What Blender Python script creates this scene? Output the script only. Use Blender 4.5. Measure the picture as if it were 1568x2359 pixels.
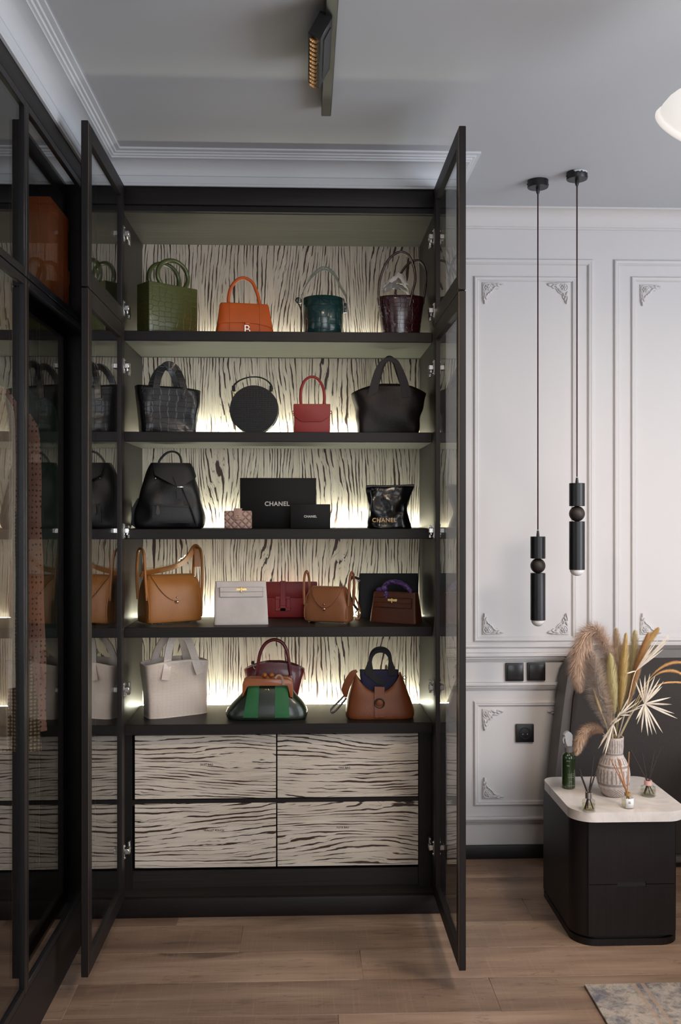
import bpy, bmesh, math, random
from mathutils import Vector, Matrix, noise

S = bpy.context.scene
COL = S.collection
for o in list(bpy.data.objects):
    bpy.data.objects.remove(o)
R = math.radians
random.seed(7)

# ------------------------------------------------------------------ camera
FPX, CX, CY = 2200.0, 784.0, 1179.5
YAW = math.atan(81.0 / FPX)
CAM = Vector((0, 0, 1.4))
FWD = Vector((math.sin(YAW), math.cos(YAW), 0))
RGT = Vector((math.cos(YAW), -math.sin(YAW), 0))
UP = Vector((0, 0, 1))
cd = bpy.data.cameras.new('camera')
cd.sensor_fit = 'HORIZONTAL'
cd.sensor_width = 36
cd.lens = 36 * FPX / 1568
cd.clip_start = 0.05
cam = bpy.data.objects.new('camera', cd)
cam.location = CAM
cam.rotation_euler = (R(90), 0, -YAW)
COL.objects.link(cam)
S.camera = cam

# ------------------------------------------------------------------ light and exposure
S.view_settings.view_transform = 'Standard'
S.view_settings.look = 'None'
S.view_settings.gamma = 1.0
S.view_settings.use_curve_mapping = False
S.view_settings.exposure = 0.0
S.cycles.max_bounces = 7
S.cycles.diffuse_bounces = 3
S.cycles.glossy_bounces = 3
S.cycles.transparent_max_bounces = 14
S.cycles.transmission_bounces = 3
S.cycles.caustics_reflective = False
S.cycles.caustics_refractive = False
S.cycles.sample_clamp_indirect = 4.0
S.cycles.adaptive_threshold = 0.05
S.cycles.use_light_tree = False

w = bpy.data.worlds.new('sky')
S.world = w
w.use_nodes = True
w.node_tree.nodes['Background'].inputs[0].default_value = (0.55, 0.65, 0.8, 1)
w.node_tree.nodes['Background'].inputs[1].default_value = 0.6


def area(name, loc, target, sx, sy, power, col):
    l = bpy.data.lights.new(name, 'AREA')
    l.shape = 'RECTANGLE'
    l.size, l.size_y = sx, sy
    l.energy = power
    l.color = col
    o = bpy.data.objects.new(name, l)
    o.location = loc
    o.rotation_euler = (Vector(target) - Vector(loc)).to_track_quat('-Z', 'Y').to_euler()
    COL.objects.link(o)
    return o


# daylight through the window of the right-hand wall and of the wall behind the camera
area('daylight_window_right', (2.93, 1.35, 1.45), (0.0, 1.8, 1.35), 2.0, 1.7, 76, (0.86, 0.91, 1.0))
area('daylight_window_behind', (1.0, -1.95, 1.5), (0.4, 3.0, 1.3), 2.0, 1.7, 44, (0.95, 0.96, 1.0))
LAMP_POWER = 27
LED = 82.0
TRACK_FILL = 30


# ------------------------------------------------------------------ projection helpers (world positions from known planes)
def ray(px, py):
    return FWD + RGT * ((px - CX) / FPX) + UP * (-(py - CY) / FPX)


def at(px, py, Y):
    d = ray(px, py)
    return CAM + d * (Y / d.y)


def atz(px, py, Z):
    d = ray(px, py)
    return CAM + d * ((Z - CAM.z) / d.z)


# ------------------------------------------------------------------ materials
MAT = {}


def nt(name):
    m = bpy.data.materials.new(name)
    m.use_nodes = True
    return m, m.node_tree, m.node_tree.nodes['Principled BSDF']


def N(t, kind, **kw):
    n = t.nodes.new(kind)
    for k, v in kw.items():
        if isinstance(v, (int, float, str, bool)) and hasattr(n, k):
            setattr(n, k, v)
    return n


def mathn(t, op, a, b=None, c=None):
    n = t.nodes.new('ShaderNodeMath')
    n.operation = op
    for i, v in enumerate((a, b, c)):
        if v is None:
            continue
        if isinstance(v, (int, float)):
            n.inputs[i].default_value = v
        else:
            t.links.new(v, n.inputs[i])
    return n.outputs[0]


def coords(t, scale=(1, 1, 1), loc=(0, 0, 0)):
    tc = t.nodes.new('ShaderNodeTexCoord')
    mp = t.nodes.new('ShaderNodeMapping')
    mp.inputs['Scale'].default_value = scale
    mp.inputs['Location'].default_value = loc
    t.links.new(tc.outputs['Object'], mp.inputs['Vector'])
    return mp.outputs['Vector']


def noisen(t, vec, scale=1.0, detail=2.0, rough=0.5, dist=0.0):
    n = t.nodes.new('ShaderNodeTexNoise')
    n.inputs['Scale'].default_value = scale
    n.inputs['Detail'].default_value = detail
    n.inputs['Roughness'].default_value = rough
    n.inputs['Distortion'].default_value = dist
    t.links.new(vec, n.inputs['Vector'])
    return n.outputs[0]


def ramp(t, fac, stops):
    n = t.nodes.new('ShaderNodeValToRGB')
    e = n.color_ramp.elements
    while len(e) < len(stops):
        e.new(0.5)
    for i, (p, c) in enumerate(stops):
        e[i].position = p
        e[i].color = (*c, 1) if len(c) == 3 else c
    t.links.new(fac, n.inputs[0])
    return n.outputs[0]


def mixc(t, fac, a, b):
    n = t.nodes.new('ShaderNodeMix')
    n.data_type = 'RGBA'
    for sock, v in ((0, fac), (6, a), (7, b)):
        if isinstance(v, tuple):
            n.inputs[sock].default_value = (*v, 1) if len(v) == 3 else v
        elif isinstance(v, (int, float)):
            n.inputs[sock].default_value = v
        else:
            t.links.new(v, n.inputs[sock])
    return n.outputs[2]


def bump(t, b, h, strength=0.3, dist=0.002):
    n = t.nodes.new('ShaderNodeBump')
    n.inputs['Strength'].default_value = strength
    n.inputs['Distance'].default_value = dist
    t.links.new(h, n.inputs['Height'])
    t.links.new(n.outputs[0], b.inputs['Normal'])


def mat(name, col, rough=0.5, metal=0.0, coat=0.0, kind=None, k=1.0, spec=None, sheen=0.0):
    """procedural surface: colour, slight colour variation, and a fine relief of the given kind"""
    if name in MAT:
        return MAT[name]
    m, t, b = nt(name)
    b.inputs['Base Color'].default_value = (*col, 1)
    b.inputs['Roughness'].default_value = rough
    b.inputs['Metallic'].default_value = metal
    if coat:
        b.inputs['Coat Weight'].default_value = coat
        b.inputs['Coat Roughness'].default_value = 0.12
    if spec is not None:
        b.inputs['Specular IOR Level'].default_value = spec
    if sheen:
        b.inputs['Sheen Weight'].default_value = sheen
    v = coords(t)
    if kind == 'grain':      # pebbled leather
        h = noisen(t, v, 420 * k, 3, 0.6)
        bump(t, b, h, 0.35, 0.0015)
        f = noisen(t, v, 18, 2)
        t.links.new(mixc(t, f, tuple(c * 0.82 for c in col), tuple(min(1, c * 1.12) for c in col)), b.inputs['Base Color'])
    elif kind == 'croc':     # embossed crocodile scales
        dv = coords(t, (42 * k, 42 * k, 62 * k))
        vo = t.nodes.new('ShaderNodeTexVoronoi')
        vo.feature = 'DISTANCE_TO_EDGE'
        vo.inputs['Scale'].default_value = 1.0
        vo.inputs['Randomness'].default_value = 0.35
        t.links.new(dv, vo.inputs['Vector'])
        e = ramp(t, vo.outputs['Distance'], [(0.0, (0, 0, 0)), (0.07, (1, 1, 1))])
        bump(t, b, e, 0.6 if 0.02 < max(col) < 0.3 else 0.4 if max(col) <= 0.02 else 0.22, 0.0011)
        g = 0.9 if max(col) > 0.2 else 0.7 if max(col) > 0.04 else 1.9  # darkest leathers get lighter scale edges: glints painted into the colour
        t.links.new(mixc(t, e, tuple(c * g for c in col), col), b.inputs['Base Color'])
    elif kind == 'fabric':
        h = noisen(t, coords(t, (900 * k, 900 * k, 500 * k)), 1.0, 2, 0.6)
        bump(t, b, h, 0.5, 0.001)
        f = noisen(t, coords(t, (300 * k, 300 * k, 160 * k)), 1.0, 3, 0.7)
        t.links.new(mixc(t, f, tuple(c * 0.6 for c in col), tuple(min(1, c * 1.35) for c in col)), b.inputs['Base Color'])
    elif kind == 'paint':
        h = noisen(t, v, 60 * k, 3, 0.55)
        bump(t, b, h, 0.05, 0.001)
    elif kind == 'soft':
        h = noisen(t, v, 30 * k, 3, 0.5)
        bump(t, b, h, 0.5, 0.004)
    MAT[name] = m
    return m


def dark_wood(name, axis, col=(0.0095, 0.0068, 0.0066), rough=0.5):
    if name in MAT:
        return MAT[name]
    m, t, b = nt(name)
    sc = {'x': (3, 160, 160), 'z': (160, 160, 3), 'y': (160, 3, 160)}[axis]
    h = noisen(t, coords(t, sc), 1.0, 4, 0.65)
    c = ramp(t, h, [(0.3, tuple(x * 0.7 for x in col)), (0.7, tuple(x * 1.45 for x in col))])
    t.links.new(c, b.inputs['Base Color'])
    b.inputs['Roughness'].default_value = rough
    b.inputs['Specular IOR Level'].default_value = 0.35
    bump(t, b, h, 0.2, 0.0006)
    MAT[name] = m
    return m


def zebra(name, axis, seed=0.0):
    """pale veneer with thin broken dark brown grain lines and cathedral figure"""
    m, t, b = nt(name)
    tc = t.nodes.new('ShaderNodeTexCoord')
    sp = t.nodes.new('ShaderNodeSeparateXYZ')
    t.links.new(tc.outputs['Object'], sp.inputs[0])
    a, g = (sp.outputs[0], sp.outputs[2]) if axis == 'z' else (sp.outputs[2], sp.outputs[0])

    def vec(sa, sg, off):
        cb = t.nodes.new('ShaderNodeCombineXYZ')
        t.links.new(mathn(t, 'MULTIPLY', a, sa), cb.inputs[0])
        t.links.new(mathn(t, 'MULTIPLY', g, sg), cb.inputs[1])
        cb.inputs[2].default_value = off + seed
        return cb.outputs[0]
    big = noisen(t, vec(5.2, 1.1, 0.0), 1.0, 1.0, 0.4)
    mid = noisen(t, vec(26, 9, 3.1), 1.0, 2.0, 0.5)
    fine = noisen(t, vec(150, 26, 7.7), 1.0, 2.0, 0.5)
    fld = mathn(t, 'ADD', mathn(t, 'MULTIPLY', a, 76.0), mathn(t, 'MULTIPLY', big, 16.0))
    fld = mathn(t, 'ADD', fld, mathn(t, 'MULTIPLY', mid, 1.1))
    fld = mathn(t, 'ADD', fld, mathn(t, 'MULTIPLY', fine, 0.28))
    fr = mathn(t, 'FRACT', fld)
    tri = mathn(t, 'ABSOLUTE', mathn(t, 'SUBTRACT', fr, 0.5))          # 0 on the line
    fld2 = mathn(t, 'ADD', mathn(t, 'MULTIPLY', fld, 2.63), mathn(t, 'MULTIPLY', mid, 1.3))
    tri2 = mathn(t, 'ABSOLUTE', mathn(t, 'SUBTRACT', mathn(t, 'FRACT', fld2), 0.5))
    brk = noisen(t, vec(60, 4.2, 11.0), 1.0, 2.0, 0.55)                 # breaks the lines up along the grain
    brk2 = noisen(t, vec(95, 5.0, 17.0), 1.0, 2.0, 0.55)
    wid = mathn(t, 'MULTIPLY', mathn(t, 'SUBTRACT', brk, 0.375), 0.92)
    wid2 = mathn(t, 'MULTIPLY', mathn(t, 'SUBTRACT', brk2, 0.445), 0.90)

    def line(tr, wd, soft):
        return mathn(t, 'MINIMUM', mathn(t, 'MAXIMUM', mathn(t, 'DIVIDE', mathn(t, 'SUBTRACT', wd, tr), soft), 0.0), 1.0)
    l1 = line(tri, wid, 0.06)
    l2 = mathn(t, 'MULTIPLY', line(tri2, wid2, 0.14), 0.72)
    ln = mathn(t, 'MAXIMUM', l1, l2)
    tone = noisen(t, vec(60, 3, 21.0), 1.0, 3.0, 0.6)
    base = ramp(t, tone, [(0.3, (0.66, 0.575, 0.475)), (0.7, (0.84, 0.765, 0.655))])
    lc = ramp(t, brk, [(0.45, (0.030, 0.022, 0.020)), (0.7, (0.060, 0.026, 0.016))])
    t.links.new(mixc(t, ln, base, lc), b.inputs['Base Color'])
    b.inputs['Roughness'].default_value = 0.5
    bump(t, b, ln, -0.25, 0.0006)
    MAT[name] = m
    return m


def glass(name, tint, rough=0.02, ior=1.5, refl=(1, 1, 1)):
    """thin pane: tinted see-through mixed with Fresnel mirror reflection"""
    m = bpy.data.materials.new(name)
    m.use_nodes = True
    t = m.node_tree
    for n in list(t.nodes):
        t.nodes.remove(n)
    out = t.nodes.new('ShaderNodeOutputMaterial')
    tr = t.nodes.new('ShaderNodeBsdfTransparent')
    tr.inputs[0].default_value = (*tint, 1)
    gl = t.nodes.new('ShaderNodeBsdfGlossy')
    gl.inputs['Roughness'].default_value = rough
    gl.inputs['Color'].default_value = (*refl, 1)
    fr = t.nodes.new('ShaderNodeFresnel')
    ge = t.nodes.new('ShaderNodeNewGeometry')          # same reflectance on both faces of the thin pane
    t.links.new(mathn(t, 'POWER', ior, mathn(t, 'MULTIPLY_ADD', ge.outputs['Backfacing'], -2.0, 1.0)), fr.inputs['IOR'])
    mx = t.nodes.new('ShaderNodeMixShader')
    t.links.new(fr.outputs[0], mx.inputs[0])
    t.links.new(tr.outputs[0], mx.inputs[1])
    t.links.new(gl.outputs[0], mx.inputs[2])
    t.links.new(mx.outputs[0], out.inputs['Surface'])
    MAT[name] = m
    return m


def emit(name, col, strength, sample='NONE'):
    m = bpy.data.materials.new(name)
    m.use_nodes = True
    m.cycles.emission_sampling = sample
    t = m.node_tree
    b = t.nodes['Principled BSDF']
    b.inputs['Base Color'].default_value = (0.8, 0.8, 0.75, 1)
    b.inputs['Emission Color'].default_value = (*col, 1)
    b.inputs['Emission Strength'].default_value = strength
    MAT[name] = m
    return m


# ------------------------------------------------------------------ mesh helpers
def bmn():
    return bmesh.new()


def obj(name, bm, m, parent=None, smooth=True, ang=38, loc=None, rot=None, solid=0.0):
    bmesh.ops.recalc_face_normals(bm, faces=bm.faces[:])
    me = bpy.data.meshes.new(name)
    bm.to_mesh(me)
    bm.free()
    if smooth:
        me.polygons.foreach_set('use_smooth', [True] * len(me.polygons))
        me.set_sharp_from_angle(angle=R(ang))
    me.materials.append(m)
    o = bpy.data.objects.new(name, me)
    COL.objects.link(o)
    if parent is not None:
        o.parent = parent
    if loc is not None:
        o.location = loc
    if rot is not None:
        o.rotation_euler = rot
    if solid:
        sm = o.modifiers.new('wall', 'SOLIDIFY')
        sm.thickness = solid
        sm.offset = -1
    return o


def tag(o, label=None, cat=None, group=None, kind=None):
    if label:
        o['label'] = label
    if cat:
        o['category'] = cat
    if group:
        o['group'] = group
    if kind:
        o['kind'] = kind
    return o


def empty(name, loc, rz=0.0, label=None, cat=None, group=None):
    o = bpy.data.objects.new(name, None)
    o.empty_display_size = 0.05
    o.location = loc
    o.rotation_euler = (0, 0, rz)
    COL.objects.link(o)
    return tag(o, label, cat, group)


def box(bm, x0, x1, y0, y1, z0, z1, bev=0.0, seg=2):
    r = bmesh.ops.create_cube(bm, size=1.0)
    vs = r['verts']
    for v in vs:
        v.co = Vector(((x0 + x1) / 2 + v.co.x * (x1 - x0), (y0 + y1) / 2 + v.co.y * (y1 - y0), (z0 + z1) / 2 + v.co.z * (z1 - z0)))
    if bev > 0:
        es = list({e for v in vs for e in v.link_edges})
        bmesh.ops.bevel(bm, geom=es, offset=bev, segments=seg, affect='EDGES', profile=0.5)
    return bm


def bx(*a, **k):
    return box(bmn(), *a, **k)


def loft(bm, rings, closed=True, cap0=True, cap1=True):
    vs = [[bm.verts.new(p) for p in r] for r in rings]
    n = len(rings[0])
    for i in range(len(vs) - 1):
        for j in range(n if closed else n - 1):
            k = (j + 1) % n
            bm.faces.new((vs[i][j], vs[i][k], vs[i + 1][k], vs[i + 1][j]))
    if closed and cap0:
        bm.faces.new(list(reversed(vs[0])))
    if closed and cap1:
        bm.faces.new(vs[-1])
    return bm


def spline(pts, n=6, closed=False):
    """Catmull-Rom through the points"""
    P = [Vector(p) for p in pts]
    if len(P) < 3:
        return P
    out = []
    m = len(P)
    rng = range(m) if closed else range(m - 1)
    for i in rng:
        if closed:
            p0, p1, p2, p3 = P[(i - 1) % m], P[i], P[(i + 1) % m], P[(i + 2) % m]
        else:
            p1, p2 = P[i], P[i + 1]
            p0 = P[i - 1] if i > 0 else p1 * 2 - p2
            p3 = P[i + 2] if i + 2 < m else p2 * 2 - p1
        for k in range(n):
            t = k / n
            out.append(0.5 * ((2 * p1) + (p2 - p0) * t + (2 * p0 - 5 * p1 + 4 * p2 - p3) * t * t + (3 * p1 - p0 - 3 * p2 + p3) * t ** 3))
    if not closed:
        out.append(P[-1])
    return out


def tube(bm, pts, r, seg=10, closed=False, sm=6):
    pts = spline(pts, sm, closed) if sm else [Vector(p) for p in pts]
    n = len(pts)
    if not isinstance(r, (list, tuple)):
        r = [r, r]
    rad = lambda i: r[0] if n == 1 else (lambda f: r[min(int(f), len(r) - 2)] + (r[min(int(f), len(r) - 2) + 1] - r[min(int(f), len(r) - 2)]) * (f - min(int(f), len(r) - 2)))(i / (n - 1) * (len(r) - 1))
    prev = None
    rings = []
    for i in range(n):
        a = pts[i - 1] if (i > 0 or closed) else pts[i]
        b = pts[(i + 1) % n] if (i < n - 1 or closed) else pts[i]
        t = (b - a)
        t = t.normalized() if t.length > 1e-9 else Vector((0, 0, 1))
        if prev is None:
            ref = Vector((0, 1, 0)) if abs(t.y) < 0.9 else Vector((1, 0, 0))
            nn = (ref - t * ref.dot(t)).normalized()
        else:
            nn = (prev - t * prev.dot(t))
            nn = nn.normalized() if nn.length > 1e-6 else prev
        prev = nn
        bb = t.cross(nn)
        rr = rad(i)
        rings.append([pts[i] + (nn * math.cos(2 * math.pi * k / seg) + bb * math.sin(2 * math.pi * k / seg)) * rr for k in range(seg)])
    if closed:
        rings.append(rings[0])
        loft(bm, rings, True, False, False)
        bmesh.ops.remove_doubles(bm, verts=bm.verts[:], dist=1e-6)
    else:
        loft(bm, rings)
    return bm


def strap(bm, pts, wd, th, axis=(0, 1, 0), sm=6, widths=None):
    """flat band: thickness along axis-ish, width across the run"""
    pts = spline(pts, sm) if sm else [Vector(p) for p in pts]
    n = len(pts)
    ax = Vector(axis).normalized()
    rings = []
    for i in range(n):
        t = (pts[min(i + 1, n - 1)] - pts[max(i - 1, 0)]).normalized()
        s = t.cross(ax)
        s = s.normalized() if s.length > 1e-6 else Vector((1, 0, 0))
        nn = s.cross(t).normalized()
        ww = wd
        if widths:
            f = i / (n - 1) * (len(widths) - 1)
            q = min(int(f), len(widths) - 2)
            ww = widths[q] + (widths[q + 1] - widths[q]) * (f - q)
        h, g = ww / 2, th / 2
        rings.append([pts[i] + s * h + nn * g, pts[i] + s * h - nn * g, pts[i] - s * h - nn * g, pts[i] - s * h + nn * g])
    return loft(bm, rings)


def lathe(bm, prof, seg=32, c=(0, 0, 0), cap0=True, cap1=True):
    c = Vector(c)
    rings = [[c + Vector((max(r, 1e-5) * math.cos(2 * math.pi * k / seg), max(r, 1e-5) * math.sin(2 * math.pi * k / seg), z)) for k in range(seg)] for r, z in prof]
    return loft(bm, rings, True, cap0, cap1)


def ball(bm, c, r, u=20, v=12, sc=(1, 1, 1)):
    mx = Matrix.Translation(Vector(c)) @ Matrix.Diagonal((sc[0], sc[1], sc[2], 1))
    bmesh.ops.create_uvsphere(bm, u_segments=u, v_segments=v, radius=r, matrix=mx)
    return bm


def cyl(bm, p0, p1, r, seg=20, bev=0.0):
    return tube(bm, [p0, p1], r, seg, sm=0)


def _f(v, x, z):
    return v(x, z) if callable(v) else v


def prism(bm, poly, y0, y1, bev=0.0, seg=2):
    a = [bm.verts.new((x, _f(y0, x, z), z)) for x, z in poly]
    b = [bm.verts.new((x, _f(y1, x, z), z)) for x, z in poly]
    n = len(poly)
    fs = [bm.faces.new(a), bm.faces.new(list(reversed(b)))]
    for i in range(n):
        fs.append(bm.faces.new((a[i], b[i], b[(i + 1) % n], a[(i + 1) % n])))
    if bev:
        es = list({e for f in fs[:2] for e in f.edges})
        bmesh.ops.bevel(bm, geom=es, offset=bev, segments=seg, affect='EDGES', profile=0.5)
    return bm


def patch(bm, poly, yf, th=0.003, cuts=14):
    """panel with the outline poly (x, z) lying on the surface y = yf(x, z)"""
    t = bmesh.new()
    f = t.faces.new([t.verts.new((x, 0, z)) for x, z in poly])
    xs = [p[0] for p in poly]
    zs = [p[1] for p in poly]
    for i in range(1, cuts):
        for lo, hi, nrm in ((min(xs), max(xs), (1, 0, 0)), (min(zs), max(zs), (0, 0, 1))):
            c = lo + (hi - lo) * i / cuts
            bmesh.ops.bisect_plane(t, geom=t.verts[:] + t.edges[:] + t.faces[:], plane_co=Vector(nrm) * c, plane_no=nrm, dist=1e-6)
    vm = {}
    fr, bk = {}, {}
    for v in t.verts:
        y = yf(v.co.x, v.co.z)
        fr[v] = bm.verts.new((v.co.x, y - th, v.co.z))
        bk[v] = bm.verts.new((v.co.x, y + th * 0.5, v.co.z))
    for f in t.faces:
        bm.faces.new([fr[v] for v in f.verts])
        bm.faces.new([bk[v] for v in reversed(f.verts)])
    for e in t.edges:
        if len(e.link_faces) == 1:
            a, b = e.verts
            bm.faces.new((fr[a], fr[b], bk[b], bk[a]))
    t.free()
    return bm


def text_part(name, s, size, m, parent, loc, rot=(R(90), 0, 0), th=0.0008, bold=0.0, sp=1.0):
    c = bpy.data.curves.new(name, 'FONT')
    c.body = s
    c.size = size
    c.align_x = 'CENTER'
    c.align_y = 'CENTER'
    c.extrude = th
    c.offset = bold
    c.space_character = sp
    c.resolution_u = 4
    t = bpy.data.objects.new('tmp', c)
    COL.objects.link(t)
    me = bpy.data.meshes.new_from_object(t.evaluated_get(bpy.context.evaluated_depsgraph_get()))
    bpy.data.objects.remove(t)
    me.name = name
    me.materials.clear()
    me.materials.append(m)
    o = bpy.data.objects.new(name, me)
    o.location = loc
    o.rotation_euler = rot
    COL.objects.link(o)
    if parent is not None:
        o.parent = parent
    return o


def dup(o, parent=None, name=None):
    c = o.copy()
    COL.objects.link(c)
    if parent is not None:
        c.parent = parent
    return c


class Bag:
    """an Empty at the base of a thing; P() gives a local point on the plane y = ly seen at a pixel"""
    def __init__(s, name, label, cat, px, Z, Y, deg=0.0, group=None, X=None):
        s.rz = R(deg)
        x = at(px, CY, Y).x if X is None else X
        s.loc = Vector((x, Y, Z))
        s.root = empty(name, s.loc, s.rz, label, cat, group)
        s.mi = Matrix.Rotation(-s.rz, 3, 'Z')
        s.rel = s.mi @ (CAM - s.loc)

    def P(s, px, py, ly=0.0):
        d = s.mi @ ray(px, py)
        return s.rel + d * ((ly - s.rel.y) / d.y)

    def Q(s, px, py, ly=0.0):
        p = s.P(px, py, ly)
        return (p.x, p.z)

    def rows(s, lst):
        out = []
        for py, a, b, yf, yb, n in lst:
            ly = (yf + yb) / 2
            z = s.P((a + b) / 2, py, ly).z if py is not None else 0.0
            out.append((max(z, 0.0), s.P(a, CY, ly).x, s.P(b, CY, ly).x, yf, yb, n))
        return sorted(out)


def interp(rows, sub):
    V = [Vector((r[0], r[1], r[2])) for r in rows]
    W = [Vector((r[3], r[4], r[5])) for r in rows]
    if len(rows) < 3:
        out = []
        for k in range(sub + 1):
            f = k / sub
            out.append(tuple(rows[0][i] * (1 - f) + rows[1][i] * f for i in range(6)))
        return out
    a, b = spline(V, sub), spline(W, sub)
    return [(*p, *q) for p, q in zip(a, b)]


def body(bm, rows, seg=56, sub=5, cap=True, warp=None):
    rings = []
    rr = interp(rows, sub)
    h = rr[-1][0]
    for z, xl, xr, yf, yb, n in rr:
        cx, cy, a, b = (xl + xr) / 2, (yf + yb) / 2, (xr - xl) / 2, (yb - yf) / 2
        ring = []
        for k in range(seg):
            t = 2 * math.pi * (k + 0.5) / seg
            c, s = math.cos(t), math.sin(t)
            p = Vector((cx + a * math.copysign(abs(c) ** (2 / n), c), cy + b * math.copysign(abs(s) ** (2 / n), s), z))
            if warp:
                p = warp(p, (p.x - cx) / max(a, 1e-6), z / h)
            ring.append(p)
        rings.append(ring)
    return loft(bm, rings, True, True, cap)


def surf(rows, eps=0.001):
    """front surface y of a body"""
    rr = interp(rows, 5)

    def f(x, z):
        z = min(max(z, rr[0][0]), rr[-1][0])
        for i in range(len(rr) - 1):
            if rr[i + 1][0] >= z:
                break
        a, b = rr[i], rr[i + 1]
        q = 0 if b[0] - a[0] < 1e-9 else (z - a[0]) / (b[0] - a[0])
        _, xl, xr, yf, yb, n = [u + (v - u) * q for u, v in zip(a, b)]
        cx, cy, w2, d2 = (xl + xr) / 2, (yf + yb) / 2, (xr - xl) / 2, (yb - yf) / 2
        u = min(abs((x - cx) / max(w2, 1e-6)), 0.995)
        return cy - d2 * (1 - u ** n) ** (1 / n) - eps
    return f


def wrinkle(amp, fr, seed=0.0):
    def w(p, u, f):
        q = Vector((p.x * fr, p.y * fr, p.z * fr)) + Vector((seed, seed * 1.3, seed * 0.7))
        d = noise.noise(q) * amp
        return p + Vector((d * 0.5, d, 0))
    return w

# ------------------------------------------------------------------ shared materials
WALLC = (0.665, 0.64, 0.63)
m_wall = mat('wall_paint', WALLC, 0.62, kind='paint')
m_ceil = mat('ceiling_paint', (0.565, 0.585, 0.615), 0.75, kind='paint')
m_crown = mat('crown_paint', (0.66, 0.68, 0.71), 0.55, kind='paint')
m_wx = dark_wood('dark_oak_x', 'x')
m_wz = dark_wood('dark_oak_z', 'z')
m_wy = dark_wood('dark_oak_y', 'y')
m_in = dark_wood('dark_oak_inside', 'x', (0.020, 0.017, 0.015), 0.42)
m_inz = dark_wood('dark_oak_inside_z', 'z', (0.013, 0.0115, 0.0105), 0.40)
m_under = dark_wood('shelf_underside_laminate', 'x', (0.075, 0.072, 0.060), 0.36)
m_black = mat('black_plastic', (0.012, 0.012, 0.013), 0.35, kind='paint')
m_blackmetal = mat('matt_black_metal', (0.0065, 0.0065, 0.008), 0.38, metal=0.0, kind='paint', spec=0.5)
m_chrome = mat('brushed_steel', (0.72, 0.71, 0.69), 0.25, metal=1.0, kind='paint')
m_gold = mat('gold_metal', (0.86, 0.60, 0.26), 0.25, metal=1.0, kind='paint')
m_bronze = mat('bronze_edge_trim', (0.30, 0.22, 0.15), 0.35, metal=1.0, kind='paint')
m_smoke = glass('smoked_glass', (0.80, 0.80, 0.785), 0.01, 1.75)
m_zz = zebra('zebra_veneer_vertical', 'z', 2.0)
m_led = emit('led_strip_glow', (0.975, 1.0, 0.80), LED, 'AUTO')
m_led_soft = emit('led_strip_glow_dimmer', (1.0, 0.99, 0.82), LED * 0.5, 'AUTO')

CEIL, WALLY, FACE = 2.62, 3.84, 3.317
LEFTX = -0.723


def struct(name, bm, m, parent=None, **k):
    o = obj(name, bm, m, parent, **k)
    if parent is None:
        o['kind'] = 'structure'
    return o


# ------------------------------------------------------------------ room shell
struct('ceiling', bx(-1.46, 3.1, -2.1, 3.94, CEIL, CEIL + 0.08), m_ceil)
wall_back = struct('wall_back', bx(-1.46, 3.1, WALLY, WALLY + 0.1, -0.1, CEIL), m_wall)
struct('wall_left', bx(-1.46, -1.36, -2.1, WALLY, -0.1, CEIL), m_wall)


def wall_with_hole(axis, p, th, a0, a1, h0, h1, z0, z1):
    bm = bmn()

    def b(u0, u1, w0, w1):
        if axis == 'x':
            box(bm, p, p + th, u0, u1, w0, w1)
        else:
            box(bm, u0, u1, p, p + th, w0, w1)
    b(a0, h0, -0.1, CEIL)
    b(h1, a1, -0.1, CEIL)
    b(h0, h1, -0.1, z0)
    b(h0, h1, z1, CEIL)
    return bm


struct('wall_right', wall_with_hole('x', 3.0, 0.1, -2.1, 3.94, 0.3, 2.4, 0.55, 2.35), m_wall)
struct('wall_front', wall_with_hole('y', -2.1, 0.1, -1.46, 3.1, -0.15, 1.95, 0.6, 2.4), m_wall)
m_pane = glass('window_glass', (0.95, 0.97, 0.97), 0.0, 1.45)
m_white = mat('white_lacquer', (0.78, 0.78, 0.77), 0.35, kind='paint')
for i, (axis, u0, u1, z0, z1) in enumerate((('x', 0.3, 2.4, 0.55, 2.35), ('y', -0.15, 1.95, 0.6, 2.4))):
    bm = bmn()
    um = (u0 + u1) / 2
    for a, b, c, d in ((u0, u0 + 0.05, z0, z1), (u1 - 0.05, u1, z0, z1), (um - 0.025, um + 0.025, z0, z1), (u0, u1, z0, z0 + 0.05), (u0, u1, z1 - 0.05, z1)):
        if axis == 'x':
            box(bm, 3.03, 3.08, a, b, c, d)
        else:
            box(bm, a, b, -2.08, -2.03, c, d)
    wo = struct('window_%d' % (i + 1), bm, m_white)
    bm = bx(3.052, 3.058, u0, u1, z0, z1) if axis == 'x' else bx(u0, u1, -2.058, -2.052, z0, z1)
    obj('pane', bm, m_pane, wo)


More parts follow.
